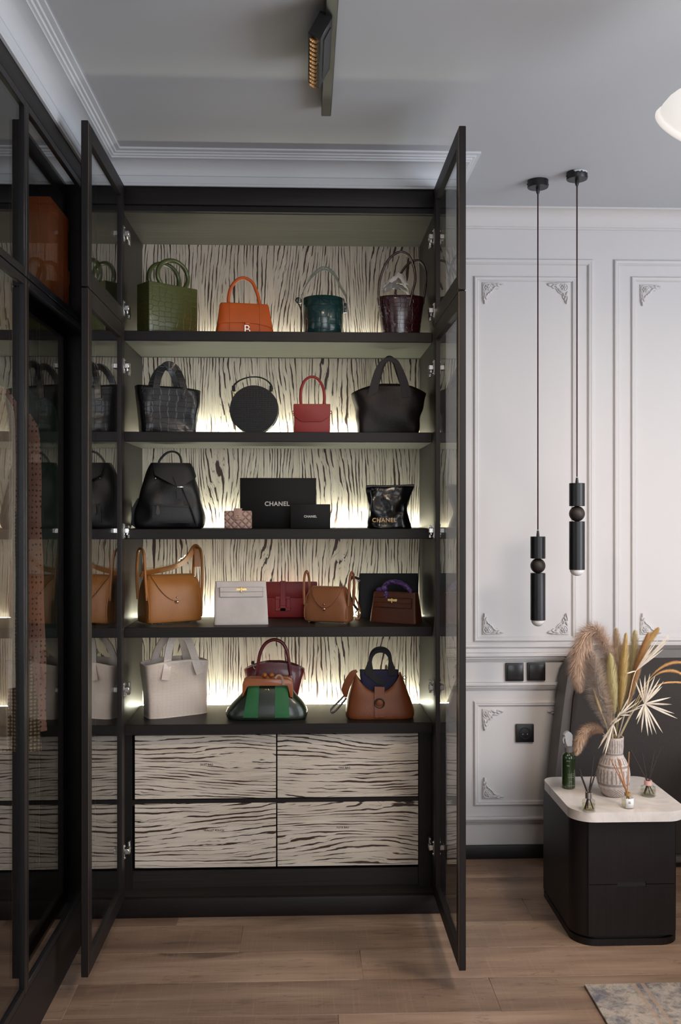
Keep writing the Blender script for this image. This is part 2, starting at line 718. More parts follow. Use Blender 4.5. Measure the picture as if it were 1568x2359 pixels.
# floor: oak planks running left to right, each a board with its own bevelled edges
def floor_mat():
    m, t, b = nt('oak_floor_board')
    oi = t.nodes.new('ShaderNodeObjectInfo')
    tc = t.nodes.new('ShaderNodeTexCoord')
    off = t.nodes.new('ShaderNodeVectorMath')
    off.operation = 'ADD'
    cb = t.nodes.new('ShaderNodeCombineXYZ')
    for i, f in enumerate((37.0, 11.0, 53.0)):
        t.links.new(mathn(t, 'MULTIPLY', oi.outputs['Random'], f), cb.inputs[i])
    t.links.new(tc.outputs['Object'], off.inputs[0])
    t.links.new(cb.outputs[0], off.inputs[1])

    def sc(v):
        mp = t.nodes.new('ShaderNodeMapping')
        mp.inputs['Scale'].default_value = v
        t.links.new(off.outputs[0], mp.inputs['Vector'])
        return mp.outputs[0]
    broad = noisen(t, sc((1.3, 9, 1)), 1.0, 3, 0.55, 0.4)
    grain = noisen(t, sc((5, 110, 1)), 1.0, 4, 0.6)
    knot = noisen(t, sc((3.2, 13, 1)), 1.0, 2, 0.5, 0.8)
    crack = noisen(t, sc((2.4, 26, 1)), 1.0, 3, 0.5, 0.6)
    saw = noisen(t, sc((230, 3.5, 1)), 1.0, 2, 0.6)
    c = ramp(t, broad, [(0.28, (0.165, 0.105, 0.074)), (0.5, (0.255, 0.170, 0.120)), (0.72, (0.385, 0.275, 0.195))])
    c = mixc(t, mathn(t, 'MULTIPLY', mathn(t, 'SUBTRACT', grain, 0.4), 0.7), c, (0.135, 0.075, 0.045))
    kf = ramp(t, knot, [(0.66, (0, 0, 0)), (0.76, (1, 1, 1))])
    c = mixc(t, mathn(t, 'MULTIPLY', kf, 0.72), c, (0.062, 0.036, 0.023))
    line = mathn(t, 'ABSOLUTE', mathn(t, 'SUBTRACT', crack, 0.5))
    lf = ramp(t, line, [(0.0, (1, 1, 1)), (0.012, (0, 0, 0))])
    c = mixc(t, mathn(t, 'MULTIPLY', lf, 0.45), c, (0.055, 0.033, 0.022))
    sf = mathn(t, 'MULTIPLY', mathn(t, 'MAXIMUM', mathn(t, 'SUBTRACT', saw, 0.55), 0.0), 0.75)
    c = mixc(t, sf, c, (0.50, 0.36, 0.24))
    hs = t.nodes.new('ShaderNodeHueSaturation')
    t.links.new(c, hs.inputs['Color'])
    t.links.new(mathn(t, 'ADD', mathn(t, 'MULTIPLY', oi.outputs['Random'], 0.3), 0.85), hs.inputs['Value'])
    t.links.new(hs.outputs[0], b.inputs['Base Color'])
    b.inputs['Roughness'].default_value = 0.5
    bump(t, b, mathn(t, 'ADD', grain, mathn(t, 'MULTIPLY', saw, 0.6)), 0.15, 0.0008)
    return m


m_floor = floor_mat()
floor = struct('floor', bx(-1.46, 3.1, -2.1, 3.94, -0.1, -0.008), mat('subfloor_grout', (0.03, 0.02, 0.014), 0.8, kind='paint'))
PW, PL = 0.195, 1.22
pm = None
joint = {0: -0.21, 1: 0.1735, 2: 0.55}
for r in range(-4, 17):
    y1 = 3.05 - PW * (r - 1)
    y0 = y1 - PW
    if y0 > WALLY - 0.01:
        continue
    j = joint.get(r, (r * 0.437) % PL)
    x = j - PL * math.ceil((j + 1.36) / PL)
    while x < 3.0:
        a, b = max(x, -1.36), min(x + PL, 3.0)
        yy1 = min(y1, WALLY)
        if b - a > 0.02:
            if abs(b - a - PL) < 1e-6 and abs(yy1 - y1) < 1e-6:
                if pm is None:
                    o = obj('plank', bx(-PL / 2, PL / 2, -PW / 2, PW / 2, -0.008, 0.0, bev=0.0012, seg=1), m_floor, floor)
                    pm = o.data
                else:
                    o = bpy.data.objects.new('plank', pm)
                    COL.objects.link(o)
                    o.parent = floor
            else:
                w2, h2 = (b - a) / 2, (yy1 - y0) / 2
                o = obj('plank', bx(-w2, w2, -h2, h2, -0.008, 0.0, bev=0.0012, seg=1), m_floor, floor)
            o.location = ((a + b) / 2, (y0 + yy1) / 2, 0)
        x += PL
# the rest of the floor, behind the camera
obj('plank_field', bx(-1.36, 3.0, -2.0, 3.05 - PW * 16, -0.008, 0.0), m_floor, floor)['kind'] = 'stuff'

# crown moulding over the wardrobes, with mitred corners
prof = [(0.0, 2.524), (0.008, 2.524), (0.008, 2.530), (0.011, 2.533), (0.011, 2.5555), (0.009, 2.5565), (0.012, 2.558)]
for k in range(1, 9):
    t = k / 8 * math.pi / 2
    prof.append((0.012 + 0.055 * (1 - math.cos(t)), 2.558 + 0.038 * math.sin(t)))
prof += [(0.071, 2.596), (0.071, 2.601), (0.078, 2.602), (0.081, 2.607), (0.088, 2.608), (0.091, 2.612), (0.104, 2.614), (0.104, 2.6205), (0.0, 2.6205)]
RX = 0.49
bm = bmn()
loft(bm, [[(LEFTX + o, -2.0, z) for o, z in prof], [(LEFTX + o, FACE - o, z) for o, z in prof],
          [(RX + o, FACE - o, z) for o, z in prof], [(RX + o, WALLY, z) for o, z in prof]])
struct('trim_1', bm, m_crown, ang=25)
cov = [(0.0, 2.545), (0.006, 2.545), (0.006, 2.552), (0.010, 2.554)]
for k in range(1, 8):
    t = k / 7 * math.pi / 2
    cov.append((0.010 + 0.05 * (1 - math.cos(t)), 2.554 + 0.06 * math.sin(t)))
cov += [(0.062, 2.616), (0.062, 2.6205), (0.0, 2.6205)]
bm = bmn()
loft(bm, [[(RX + 0.001, WALLY - o, z) for o, z in cov], [(2.999, WALLY - o, z) for o, z in cov]])
struct('trim_2', bm, m_wall, ang=25)

# wall panel mouldings with plaster corner ornaments
PR = [(0, 0), (0.001, 0.004), (0.004, 0.008), (0.008, 0.0095), (0.012, 0.0075), (0.0135, 0.0075), (0.0165, 0.0085), (0.020, 0.005), (0.0215, 0.002), (0.0215, 0)]


def frame_mesh(x0, x1, z0, z1, pr=PR, k=1.0):
    bm = bmn()
    rings = []
    for sx, sz in ((0, 0), (1, 0), (1, 1), (0, 1), (0, 0)):
        rings.append([((x0 + o * k) if not sx else (x1 - o * k), WALLY - h * k, (z0 + o * k) if not sz else (z1 - o * k)) for o, h in pr])
    loft(bm, rings, True, False, False)
    bmesh.ops.remove_doubles(bm, verts=bm.verts[:], dist=1e-6)
    return bm


def wx(px):
    return at(px, CY, WALLY).x


def wz(px, py):
    return at(px, py, WALLY).z


ORN = None


def ornament_bm():
    """scrolled L-shaped corner appliqué; corner at the origin, arms along +x and +z, relief towards -y"""
    bm = bmn()
    L = 0.088
    pts = [(0, 0), (L * 0.55, 0), (L * 0.75, 0.004), (L, 0.006), (L * 0.93, 0.016), (L * 0.78, 0.017), (L * 0.72, 0.026), (L * 0.58, 0.024),
           (L * 0.52, 0.036), (0.042, 0.042)]
    poly = pts + [(z, x) for x, z in reversed(pts[:-1])]
    poly = poly[:-1]
    prism(bm, poly, 0.0, -0.005, bev=0.0015, seg=1)

    def blob(x, z, a, b, ang, h=0.008):
        mx = Matrix.Translation((x, -0.004, z)) @ Matrix.Rotation(-ang, 4, 'Y') @ Matrix.Diagonal((a, h, b, 1))
        bmesh.ops.create_uvsphere(bm, u_segments=8, v_segments=6, radius=1.0, matrix=mx)
    for k in range(6):
        t = k / 6 * 2 * math.pi
        blob(0.021 + 0.008 * math.cos(t), 0.021 + 0.008 * math.sin(t), 0.006, 0.0045, t)
    blob(0.021, 0.021, 0.0045, 0.0045, 0, 0.012)
    tube(bm, [(0.021 + 0.0165 * math.cos(R(a)), -0.006, 0.021 + 0.0165 * math.sin(R(a))) for a in range(20, 341, 32)], [0.0018, 0.0026, 0.0018], 6, sm=3)
    for sgn in (0, 1):
        for (x, z, a, b, ang) in ((0.048, 0.010, 0.011, 0.004, 0.25), (0.050, 0.021, 0.010, 0.0036, -0.55), (0.063, 0.014, 0.010, 0.0035, 0.5),
                                  (0.064, 0.006, 0.010, 0.0032, -0.1), (0.078, 0.009, 0.010, 0.0034, 0.15), (0.040, 0.032, 0.008, 0.0035, -0.9)):
            if sgn:
                x, z, ang = z, x, math.pi / 2 - ang
            blob(x, z, a, b, ang)
        q = [(0.036, 0.006), (0.046, 0.004), (0.056, 0.010), (0.053, 0.017), (0.047, 0.014)]
        if sgn:
            q = [(b, a) for a, b in q]
        tube(bm, [(a, -0.006, b) for a, b in q], [0.002, 0.0022, 0.0015], 6, sm=3)
    return bm


def ornament(parent, px, py, sx, sz, label):
    global ORN
    if ORN is None:
        o = obj('corner_ornament', ornament_bm(), m_wall, parent, ang=50)
        ORN = o.data
    else:
        o = bpy.data.objects.new('corner_ornament', ORN)
        COL.objects.link(o)
        o.parent = parent
    o.location = (wx(px), WALLY + 0.0005, wz(px, py))
    o.scale = (sx, 1, sz)
    o['label'] = label


W2 = 2.3
t3 = struct('trim_3', frame_mesh(0.50, wx(1366), wz(1366, 1492), wz(1366, 598), k=1.15), m_wall, ang=30)
t4 = struct('trim_4', frame_mesh(wx(1090), wx(1328), wz(1200, 1478), wz(1200, 637)), m_wall, ang=30)
for px, py, sx, sz, lb in ((1110, 651, 1, -1, 'upper left'), (1309, 651, -1, -1, 'upper right'), (1110, 1462, 1, 1, 'lower left'), (1309, 1462, -1, 1, 'lower right')):
    ornament(t4, px, py, sx, sz, '%s plaster scroll ornament of the tall panel beside the cabinet' % lb)
t5 = struct('trim_5', frame_mesh(wx(1412), W2, wz(1412, 1492), wz(1412, 598), k=1.15), m_wall, ang=30)
t6 = struct('trim_6', frame_mesh(wx(1452), W2 - 0.07, wz(1452, 1478), wz(1452, 637)), m_wall, ang=30)
ornament(t6, 1473, 656, 1, -1, 'upper left plaster scroll ornament of the panel above the headboard')
ornament(t6, 1473, 1462, 1, 1, 'lower left plaster scroll ornament of the panel above the headboard')
t7 = struct('trim_7', frame_mesh(wx(1090), wx(1328), wz(1200, 1855), wz(1200, 1614)), m_wall, ang=30)
for px, py, sx, sz, lb in ((1110, 1633, 1, -1, 'upper left'), (1309, 1633, -1, -1, 'upper right'), (1110, 1840, 1, 1, 'lower left'), (1309, 1840, -1, 1, 'lower right')):
    ornament(t7, px, py, sx, sz, '%s plaster scroll ornament of the low panel beside the nightstand' % lb)


def rail(name, py0, py1, out):
    z1, z0 = wz(1150, py0), wz(1150, py1)
    h = z1 - z0
    pr = [(0, z0), (out * 0.45, z0), (out * 0.55, z0 + h * 0.2), (out * 0.7, z0 + h * 0.3), (out * 0.7, z0 + h * 0.45), (out, z0 + h * 0.6), (out, z0 + h * 0.85), (out * 0.85, z1), (0, z1)]
    bm = bmn()
    loft(bm, [[(0.495, WALLY - o, z) for o, z in pr], [(2.999, WALLY - o, z) for o, z in pr]])
    return struct(name, bm, m_wall, ang=30)


rail('trim_8', 1503, 1521, 0.028)
rail('trim_9', 1571, 1587, 0.022)
rail('trim_10', 1879, 1894, 0.022)
struct('baseboard_back', bx(0.495, 2.999, WALLY - 0.014, WALLY, 0.0, wz(1150, 1945), bev=0.003), mat('black_skirting', (0.006, 0.005, 0.006), 0.45, kind='paint'))

# switches and socket
def plate(px, py, label, cat, name, socket=False):
    c = at(px, py, WALLY)
    r = empty(name, (c.x, WALLY, c.z), 0, label, cat)
    obj('frame', bx(-0.037, 0.037, -0.010, 0.0, -0.037, 0.037, bev=0.003), m_black, r)
    if not socket:
        obj('rocker', bx(-0.030, 0.030, -0.0135, -0.008, -0.030, 0.030, bev=0.002), mat('black_satin', (0.016, 0.016, 0.017), 0.28, kind='paint'), r)
    else:
        bm = bmn()
        lathe(bm, [(0.024, 0.0), (0.024, 0.003), (0.020, 0.003), (0.019, -0.001), (0.0, -0.001)], 28)
        obj('socket_cup', bm, mat('black_satin', (0.016, 0.016, 0.017), 0.28, kind='paint'), r, loc=(0, -0.0095, 0), rot=(R(90), 0, 0))
        for sx in (-1, 1):
            bm = bmn()
            cyl(bm, (sx * 0.0095, -0.0135, -0.003), (sx * 0.0095, -0.009, -0.003), 0.0026, 10)
            obj('contact', bm, m_chrome, r)
    return r


plate(1184, 1547.5, 'square black wall switch, the one nearer the open cabinet door', 'switch', 'wall_switch')
plate(1234, 1546.5, 'square black wall switch, the one nearer the grey headboard', 'switch', 'wall_switch')
plate(1207.5, 1688, 'square black power socket inside the low wall panel', 'socket', 'power_socket', True)

# ------------------------------------------------------------------ display cabinet
IXL, IXR = -0.632, 0.4476
BACKY, SHF = 3.735, 3.365
cab = empty('display_cabinet', ((IXL + IXR) / 2, FACE, 0.0), 0, 'tall dark open display cabinet with five lit shelves of handbags', 'cabinet')
CO = Vector(cab.location)


def cpart(name, bm, m, parent=None, **k):
    """cabinet part given in world coordinates"""
    if parent is None:
        parent = cab
    bmesh.ops.translate(bm, verts=bm.verts[:], vec=-CO)
    return obj(name, bm, m, parent, **k)


cpart('side_panel', bx(LEFTX + 0.002, IXL, FACE, 3.83, 0.0, 2.524), m_inz, smooth=False)
cpart('side_panel', bx(IXR, RX, FACE, 3.83, 0.0, 2.524), m_inz, smooth=False)
cpart('back_panel', bx(IXL, IXR, BACKY, BACKY + 0.02, 0.12, 2.445), m_zz, smooth=False)
cpart('top_panel', bx(IXL, IXR, FACE + 0.03, BACKY + 0.02, 2.440, 2.46), m_under, smooth=False)
tr = cpart('top_rail', bx(IXL - 0.005, IXR + 0.005, FACE, FACE + 0.03, 2.462, 2.523, bev=0.002), m_wx)
cpart('rail_lip', bx(IXL, IXR, FACE + 0.012, FACE + 0.03, 2.443, 2.4615), m_wx, tr)
cpart('plinth', bx(LEFTX + 0.004, RX - 0.002, FACE - 0.004, FACE + 0.02, 0.0, 0.065, bev=0.002), m_wx)
cpart('bottom_board', bx(IXL, IXR, FACE + 0.0205, BACKY, 0.046, 0.066), m_in, smooth=False)
cpart('toe_rail', bx(IXL, IXR, 3.412, 3.43, 0.066, 0.127), m_in, smooth=False)
SHZ = [2.0348, 1.6815, 1.3404, 0.9953, 0.6550]
for i, z in enumerate(SHZ):
    sh = cpart('shelf', bx(IXL, IXR, SHF, BACKY - 0.028, z - 0.0345, z, bev=0.0012, seg=1), m_wx)
    cpart('underside', bx(IXL + 0.001, IXR - 0.001, SHF + 0.004, BACKY - 0.030, z - 0.036, z - 0.0347), m_under, sh, smooth=False)
    st = cpart('led_strip', bx(IXL + 0.004, IXR - 0.004, BACKY - 0.026, BACKY - 0.010, z - 0.006, z - 0.001), m_led_soft if i == 0 else m_led, sh, smooth=False)
    st['label'] = 'glowing warm white light strip behind the shelf'
    cpart('led_channel', bx(IXL, IXR, BACKY - 0.028, BACKY, z - 0.0345, z - 0.0065), m_inz, sh, smooth=False)
# drawers
DY = 3.40
cpart('drawer_stile', bx(IXL, -0.6105, DY - 0.004, DY + 0.3, 0.066, 0.6204), m_wz)
cpart('drawer_stile', bx(0.4046, IXR, DY - 0.004, DY + 0.3, 0.066, 0.6204), m_wz)
cpart('drawer_divider', bx(-0.6104, 0.4045, DY + 0.006, DY + 0.3, 0.358, 0.380), m_wx)
xa, xb, xc, xd = at(310, 1800, DY).x, at(635.5, 1800, DY).x, at(638.5, 1800, DY).x, at(963, 1800, DY).x
m_ink = mat('black_print', (0.02, 0.016, 0.014), 0.6, kind='paint')
k = 0
for (x0, x1, p0, p1, s, tx, ty) in ((xa, xb, 1692.5, 1838.5, 'DUST BAG', 476, 1761.5), (xc, xd, 1692.5, 1838.5, 'TINY BAG', 793, 1768.5),
                                    (xa, xb, 1850, 1997, 'WALLET POUCH', 493, 1913), (xc, xd, 1850, 1997, 'TOTE BAG', 789, 1906)):
    z1, z0 = at(600, p0, DY).z, at(600, p1, DY).z
    mz = zebra('zebra_veneer_drawer_%d' % k, 'x', 5.0 + 6.37 * k)
    d = cpart('drawer', bx(x0, x1, DY, DY + 0.28, z0, z1, bev=0.0012, seg=1), mz)
    p = at(tx, ty, DY) - CO
    lt = text_part('drawer_lettering', s, 0.0095, m_ink, d, (p.x, p.y - 0.0006, p.z), th=0.0004, bold=0.0)
    lt['label'] = 'tiny printed drawer name'
    k += 1

# doors, swung fully open
def hinge_bm(sgn):
    """hinge on the door's inner face; +x is into the cabinet for sgn=+1"""
    bm = bmn()
    box(bm, 0.0, 0.003 * sgn, -0.022, -0.008, -0.026, 0.026, bev=0.0005, seg=1) if sgn > 0 else box(bm, -0.003, 0.0, -0.022, -0.008, -0.026, 0.026, bev=0.0005, seg=1)
    a, b = (0.003, 0.019) if sgn > 0 else (-0.019, -0.003)
    box(bm, a, b, -0.018, 0.010, -0.008, 0.010, bev=0.002, seg=1)
    a, b = (0.004, 0.012) if sgn > 0 else (-0.012, -0.004)
    box(bm, a, b, 0.006, 0.058, -0.016, -0.002, bev=0.002, seg=1)
    box(bm, a, b, 0.030, 0.050, -0.026, 0.018, bev=0.001, seg=1)
    for z in (-0.020, 0.020):
        cyl(bm, (0.002 * sgn, -0.015, z), (0.006 * sgn, -0.015, z), 0.004, 10)
    return bm


DT = 0.020
Y0D, Y1D = FACE - 0.004 - 0.552, FACE - 0.004


def door_frame_bm(x0, y0, y1, z0, z1, sw):
    bm = bmn()
    box(bm, x0, x0 + DT, y0, y0 + sw, z0, z1, bev=0.0015, seg=1)
    box(bm, x0, x0 + DT, y1 - sw, y1, z0, z1, bev=0.0015, seg=1)
    box(bm, x0, x0 + DT, y0 + sw, y1 - sw, z0, z0 + sw, bev=0.0008, seg=1)
    box(bm, x0, x0 + DT, y0 + sw, y1 - sw, z1 - sw, z1, bev=0.0008, seg=1)
    return bm


HM = {}
for side, x0, sgn in (('left', -0.6418, 1), ('right', 0.4465, -1)):
    for z0, z1, hz in ((2.0465, 2.523, (2.098, 2.354)), (0.066, 2.0435, (0.235, 0.79, 1.335, 1.90))):
        d = cpart('door', door_frame_bm(x0, Y0D, Y1D, z0, z1, 0.05), m_wz)
        gx = x0 + 0.010
        g = cpart('glass_pane', bx(gx - 0.002, gx + 0.002, Y0D + 0.046, Y1D - 0.046, z0 + 0.046, z1 - 0.046), m_smoke, d, smooth=False)
        g['label'] = 'smoked glass door pane'
        ex = x0 + DT - 0.0012 if sgn > 0 else x0
        cpart('edge_trim', bx(ex if sgn < 0 else x0 + DT, ex + 0.0009 if sgn < 0 else x0 + DT + 0.0009, Y0D + 0.0005, Y0D + 0.0025, z0 + 0.003, z1 - 0.003) if sgn > 0 else
              bx(x0 - 0.0009, x0, Y0D + 0.0005, Y0D + 0.0025, z0 + 0.003, z1 - 0.003), m_bronze, d, smooth=False)
        xf = x0 + DT if sgn > 0 else x0
        for h in hz:
            if sgn not in HM:
                o = obj('hinge', hinge_bm(sgn), m_chrome, d)
                HM[sgn] = o.data
            else:
                o = bpy.data.objects.new('hinge', HM[sgn])
                COL.objects.link(o)
                o.parent = d
            o.location = Vector((xf, Y1D - 0.001, h)) - CO

# ------------------------------------------------------------------ glazed wardrobe along the left wall
wr = empty('glazed_wardrobe', (LEFTX, 2.0, 0.0), 0, 'dark wardrobe with smoked glass doors along the left edge', 'wardrobe')
WO = Vector(wr.location)


def wpart(name, bm, m, parent=None, **k):
    bmesh.ops.translate(bm, verts=bm.verts[:], vec=-WO)
    return obj(name, bm, m, parent if parent is not None else wr, **k)


WB = -1.355
wpart('plinth', bx(LEFTX - 0.02, LEFTX, -1.9, FACE - 0.006, 0.0, 0.150, bev=0.002), m_wy)
wpart('bottom_board', bx(WB, LEFTX - 0.0205, -1.9, FACE - 0.006, 0.13, 0.152), m_wy, smooth=False)
wpart('top_rail', bx(LEFTX - 0.02, LEFTX, -1.9, FACE - 0.006, 2.467, 2.523, bev=0.002), m_wy)
wpart('top_board', bx(WB, LEFTX - 0.0205, -1.9, FACE - 0.006, 2.47, 2.49), m_wy, smooth=False)
wpart('back_panel', bx(WB, WB + 0.012, -1.9, FACE - 0.006, 0.153, 2.469), m_inz, smooth=False)
wpart('shelf', bx(WB + 0.013, LEFTX - 0.03, 1.0, FACE - 0.03, 2.000, 2.022), m_wy, smooth=False)
wpart('end_panel', bx(WB + 0.013, LEFTX - 0.0205, FACE - 0.028, FACE - 0.006, 0.153, 2.469), m_inz, smooth=False)
bm = bmn()
cyl(bm, (-1.03, 1.0, 1.93), (-1.03, FACE - 0.03, 1.93), 0.012, 14)
wpart('hanging_rail', bm, m_blackmetal)
bounds = [(0.705, 1.305), (1.306, 1.905), (1.906, 2.505), (2.506, 3.240)]
for y0, y1 in bounds:
    for z0, z1 in ((0.153, 2.0065), (2.010, 2.465)):
        bm = bmn()
        s = 0.020
        X0, X1 = LEFTX - 0.019, LEFTX + 0.001
        box(bm, X0, X1, y0, y0 + s, z0, z1, bev=0.001, seg=1)
        box(bm, X0, X1, y1 - s, y1, z0, z1, bev=0.001, seg=1)
        box(bm, X0, X1, y0 + s, y1 - s, z0, z0 + s, bev=0.001, seg=1)
        box(bm, X0, X1, y0 + s, y1 - s, z1 - s, z1, bev=0.001, seg=1)
        d = wpart('door', bm, m_blackmetal)
        g = wpart('glass_pane', bx(LEFTX - 0.010, LEFTX - 0.006, y0 + 0.016, y1 - 0.016, z0 + 0.016, z1 - 0.016), m_smoke, d, smooth=False)
        wpart('edge_trim', bx(X1, X1 + 0.0008, y1 - 0.006, y1 - 0.003, z0 + 0.002, z1 - 0.002), m_bronze, d, smooth=False)
wpart('corner_stile', bx(LEFTX - 0.02, LEFTX, 3.2405, FACE - 0.006, 0.1505, 2.4665), m_wz, smooth=False)

# ------------------------------------------------------------------ bed with upholstered headboard
m_hide = mat('grey_leatherette', (0.105, 0.093, 0.087), 0.42, kind='grain')
m_tweed = mat('charcoal_tweed', (0.036, 0.030, 0.027), 0.9, kind='fabric', k=0.55)
HBY = 3.69
bed = empty('bed', (at(1265, 1800, HBY).x, HBY, 0.0), 0, 'bed with rounded charcoal upholstered headboard behind the nightstand', 'bed')
BO = Vector(bed.location)


def hb(px, py):
    p = at(px, py, HBY) - BO
    return (p.x, p.z)


xr = 2.9 - BO.x
zt = hb(1568, 1496)[1]
outer = [hb(1274, 1900), hb(1278, 1800), hb(1290, 1690), hb(1300, 1610), hb(1307, 1560), hb(1315, 1532), hb(1328, 1512), hb(1348, 1500), hb(1378, 1496)]
outer = [(p[0], p[1]) for p in outer]
x0b = outer[0][0]
poly = [(x0b, 0.02)] + outer + [(xr, zt), (xr, 0.02)]
bm = prism(bmn(), poly, 0.0, WALLY - HBY - 0.030, bev=0.016, seg=4)
obj('headboard_frame', bm, m_hide, bed, ang=50)
inner = [hb(1297, 1900), hb(1303, 1800), hb(1311, 1690), hb(1318, 1610), hb(1326, 1556), hb(1338, 1530), hb(1358, 1519), hb(1385, 1516)]
poly = [(inner[0][0] - 0.02, 0.06)] + inner + [(xr - 0.06, hb(1568, 1516)[1]), (xr - 0.06, 0.06)]
bm = prism(bmn(), poly, -0.012, 0.02, bev=0.010, seg=3)
obj('headboard_cushion', bm, m_tweed, bed, ang=50)
bm = bx(1.52 - BO.x, 2.9 - BO.x, 1.5 - HBY, -0.014, 0.03, 0.28, bev=0.02, seg=3)
obj('bed_base', bm, m_hide, bed)
bm = bx(1.54 - BO.x, 2.88 - BO.x, 1.52 - HBY, -0.03, 0.281, 0.50, bev=0.05, seg=4)
obj('mattress', bm, mat('white_linen', (0.62, 0.60, 0.58), 0.8, kind='soft', k=0.3), bed)

# ------------------------------------------------------------------ nightstand
NX0, NX1, NY0, NY1, NH = 0.866, 1.222, 3.045, 3.46, 0.408


def round_rect(x0, x1, y0, y1, r, corners, n=16):
    pts = []
    for (cx, cy, a0, key) in ((x1 - r, y1 - r, 0, 'br'), (x0 + r, y1 - r, 90, 'bl'), (x0 + r, y0 + r, 180, 'fl'), (x1 - r, y0 + r, 270, 'fr')):
        rr = corners.get(key, r)
        ccx = (x1 - rr) if 'r' == key[1] else (x0 + rr)
        ccy = (y1 - rr) if 'b' == key[0] else (y0 + rr)
        for k in range(n + 1):
            t = R(a0 + 90 * k / n)
            pts.append((ccx + rr * math.cos(t), ccy + rr * math.sin(t)))
    return pts


def slab_bm(pts, z0, z1, bev=0.0, seg=3):
    bm = bmn()
    n = len(pts)
    cx = sum(p[0] for p in pts) / n
    cy = sum(p[1] for p in pts) / n
    loft(bm, [[(x, y, z0) for x, y in pts], [(x, y, z1) for x, y in pts]])
    if bev:
        es = [e for e in bm.edges if abs(e.verts[0].co.z - e.verts[1].co.z) < 1e-6]
        bmesh.ops.bevel(bm, geom=es, offset=bev, segments=seg, affect='EDGES', profile=0.5)
    return bm


ns = empty('nightstand', ((NX0 + NX1) / 2, (NY0 + NY1) / 2, 0.0), 0, 'dark round-cornered nightstand with white stone top beside the bed', 'nightstand')
NO = Vector(ns.location)


def npart(name, bm, m, parent=None, **k):
    bmesh.ops.translate(bm, verts=bm.verts[:], vec=-NO)
    return obj(name, bm, m, parent if parent is not None else ns, **k)


m_nw = dark_wood('espresso_veneer', 'z', (0.0080, 0.0052, 0.0050), 0.48)
corn = {'fl': 0.075, 'fr': 0.075, 'bl': 0.012, 'br': 0.012}
npart('base', slab_bm(round_rect(NX0 + 0.002, NX1 - 0.002, NY0 + 0.002, NY1, 0.07, corn), 0.0, 0.022, 0.002, 1), m_nw)
npart('kick_gap', slab_bm(round_rect(NX0 + 0.010, NX1 - 0.010, NY0 + 0.010, NY1 - 0.005, 0.07, corn), 0.022, 0.029), m_black)
npart('body', slab_bm(round_rect(NX0, NX1, NY0 + 0.004, NY1, 0.07, corn), 0.029, NH, 0.002, 1), m_nw)
zs = at(1450, 2037, NY0).z
xl, xr2 = at(1355.5, 2000, NY0).x, at(1553.5, 2000, NY0).x
hx0, hx1 = at(1422, 2000, NY0).x, at(1488, 2000, NY0).x
up = [(xl, zs + 0.001), (hx0, zs + 0.001), (hx0, zs + 0.010), (hx1, zs + 0.010), (hx1, zs + 0.001), (xr2, zs + 0.001), (xr2, NH - 0.004), (xl, NH - 0.004)]
lo = [(xl, 0.034), (xr2, 0.034), (xr2, zs - 0.001), (hx1, zs - 0.001), (hx1, zs - 0.009), (hx0, zs - 0.009), (hx0, zs - 0.001), (xl, zs - 0.001)]
for pl in (up, lo):
    npart('drawer', prism(bmn(), pl, NY0 - 0.001, NY0 + 0.012), m_nw)
npart('finger_pull', bx(hx0, hx1, NY0 + 0.0025, NY0 + 0.0038, zs - 0.009, zs + 0.010), m_black)
bm = bmn()
for x in (xl - 0.001, xr2 + 0.0005):
    box(bm, x - 0.0004, x + 0.0008, NY0 + 0.0005, NY0 + 0.0045, 0.034, NH - 0.004)
npart('drawer_gap', bm, m_black, smooth=False)


def stone_mat():
    m, t, b = nt('white_stone')
    f = noisen(t, coords(t), 9, 6, 0.65, 0.8)
    t.links.new(ramp(t, f, [(0.35, (0.60, 0.55, 0.51)), (0.6, (0.76, 0.70, 0.65))]), b.inputs['Base Color'])
    b.inputs['Roughness'].default_value = 0.22
    return m


NT = 0.440
npart('stone_top', slab_bm(round_rect(NX0 - 0.012, NX1 + 0.012, NY0 - 0.028, NY1 - 0.03, 0.07, {'fl': 0.075, 'fr': 0.075, 'bl': 0.05, 'br': 0.05}), NH + 0.0005, NT, 0.014, 4), stone_mat(), ang=60)

# ------------------------------------------------------------------ things on the nightstand
def on_top(px, py):
    return atz(px, py, NT)


# spray bottle
p = on_top(1309, 1815)
sb = empty('spray_bottle', p, R(8), 'green glass spray bottle with white trigger cap on the nightstand', 'bottle')
k = p.y / FPX
r = 15.3 * k
m_green_glass = mat('green_bottle_glass', (0.022, 0.045, 0.012), 0.12, coat=0.6, kind='paint')
bm = lathe(bmn(), [(r * 0.86, 0), (r, 0.004), (r, 70 * k), (r * 0.93, 77 * k), (r * 0.6, 82 * k), (r * 0.5, 84 * k), (r * 0.5, 86 * k), (0, 86 * k)], 32)
obj('body', bm, m_green_glass, sb)
bm = lathe(bmn(), [(r * 0.62, 84 * k), (r * 0.62, 95 * k), (r * 0.45, 96 * k), (r * 0.45, 98 * k), (0, 98 * k)], 24)
obj('collar', bm, mat('grey_frosted_plastic', (0.20, 0.20, 0.20), 0.4, kind='paint'), sb)
m_wp = mat('white_plastic', (0.72, 0.72, 0.73), 0.35, kind='paint')
bm = prism(bmn(), [(x * k, z * k) for x, z in ((-7, 97), (7, 97), (8, 106), (6, 114), (9, 122), (5, 128), (-2, 133), (-9, 130), (-13, 124), (-9, 119), (-7, 108))], -0.008, 0.008, bev=0.003, seg=3)
obj('spray_head', bm, m_wp, sb)
bm = tube(bmn(), [(-9 * k, 0, 121 * k), (-13 * k, 0, 112 * k), (-11 * k, 0, 104 * k)], [0.004, 0.003, 0.002], 8)
obj('trigger', bm, m_wp, sb)
bm = bmn()
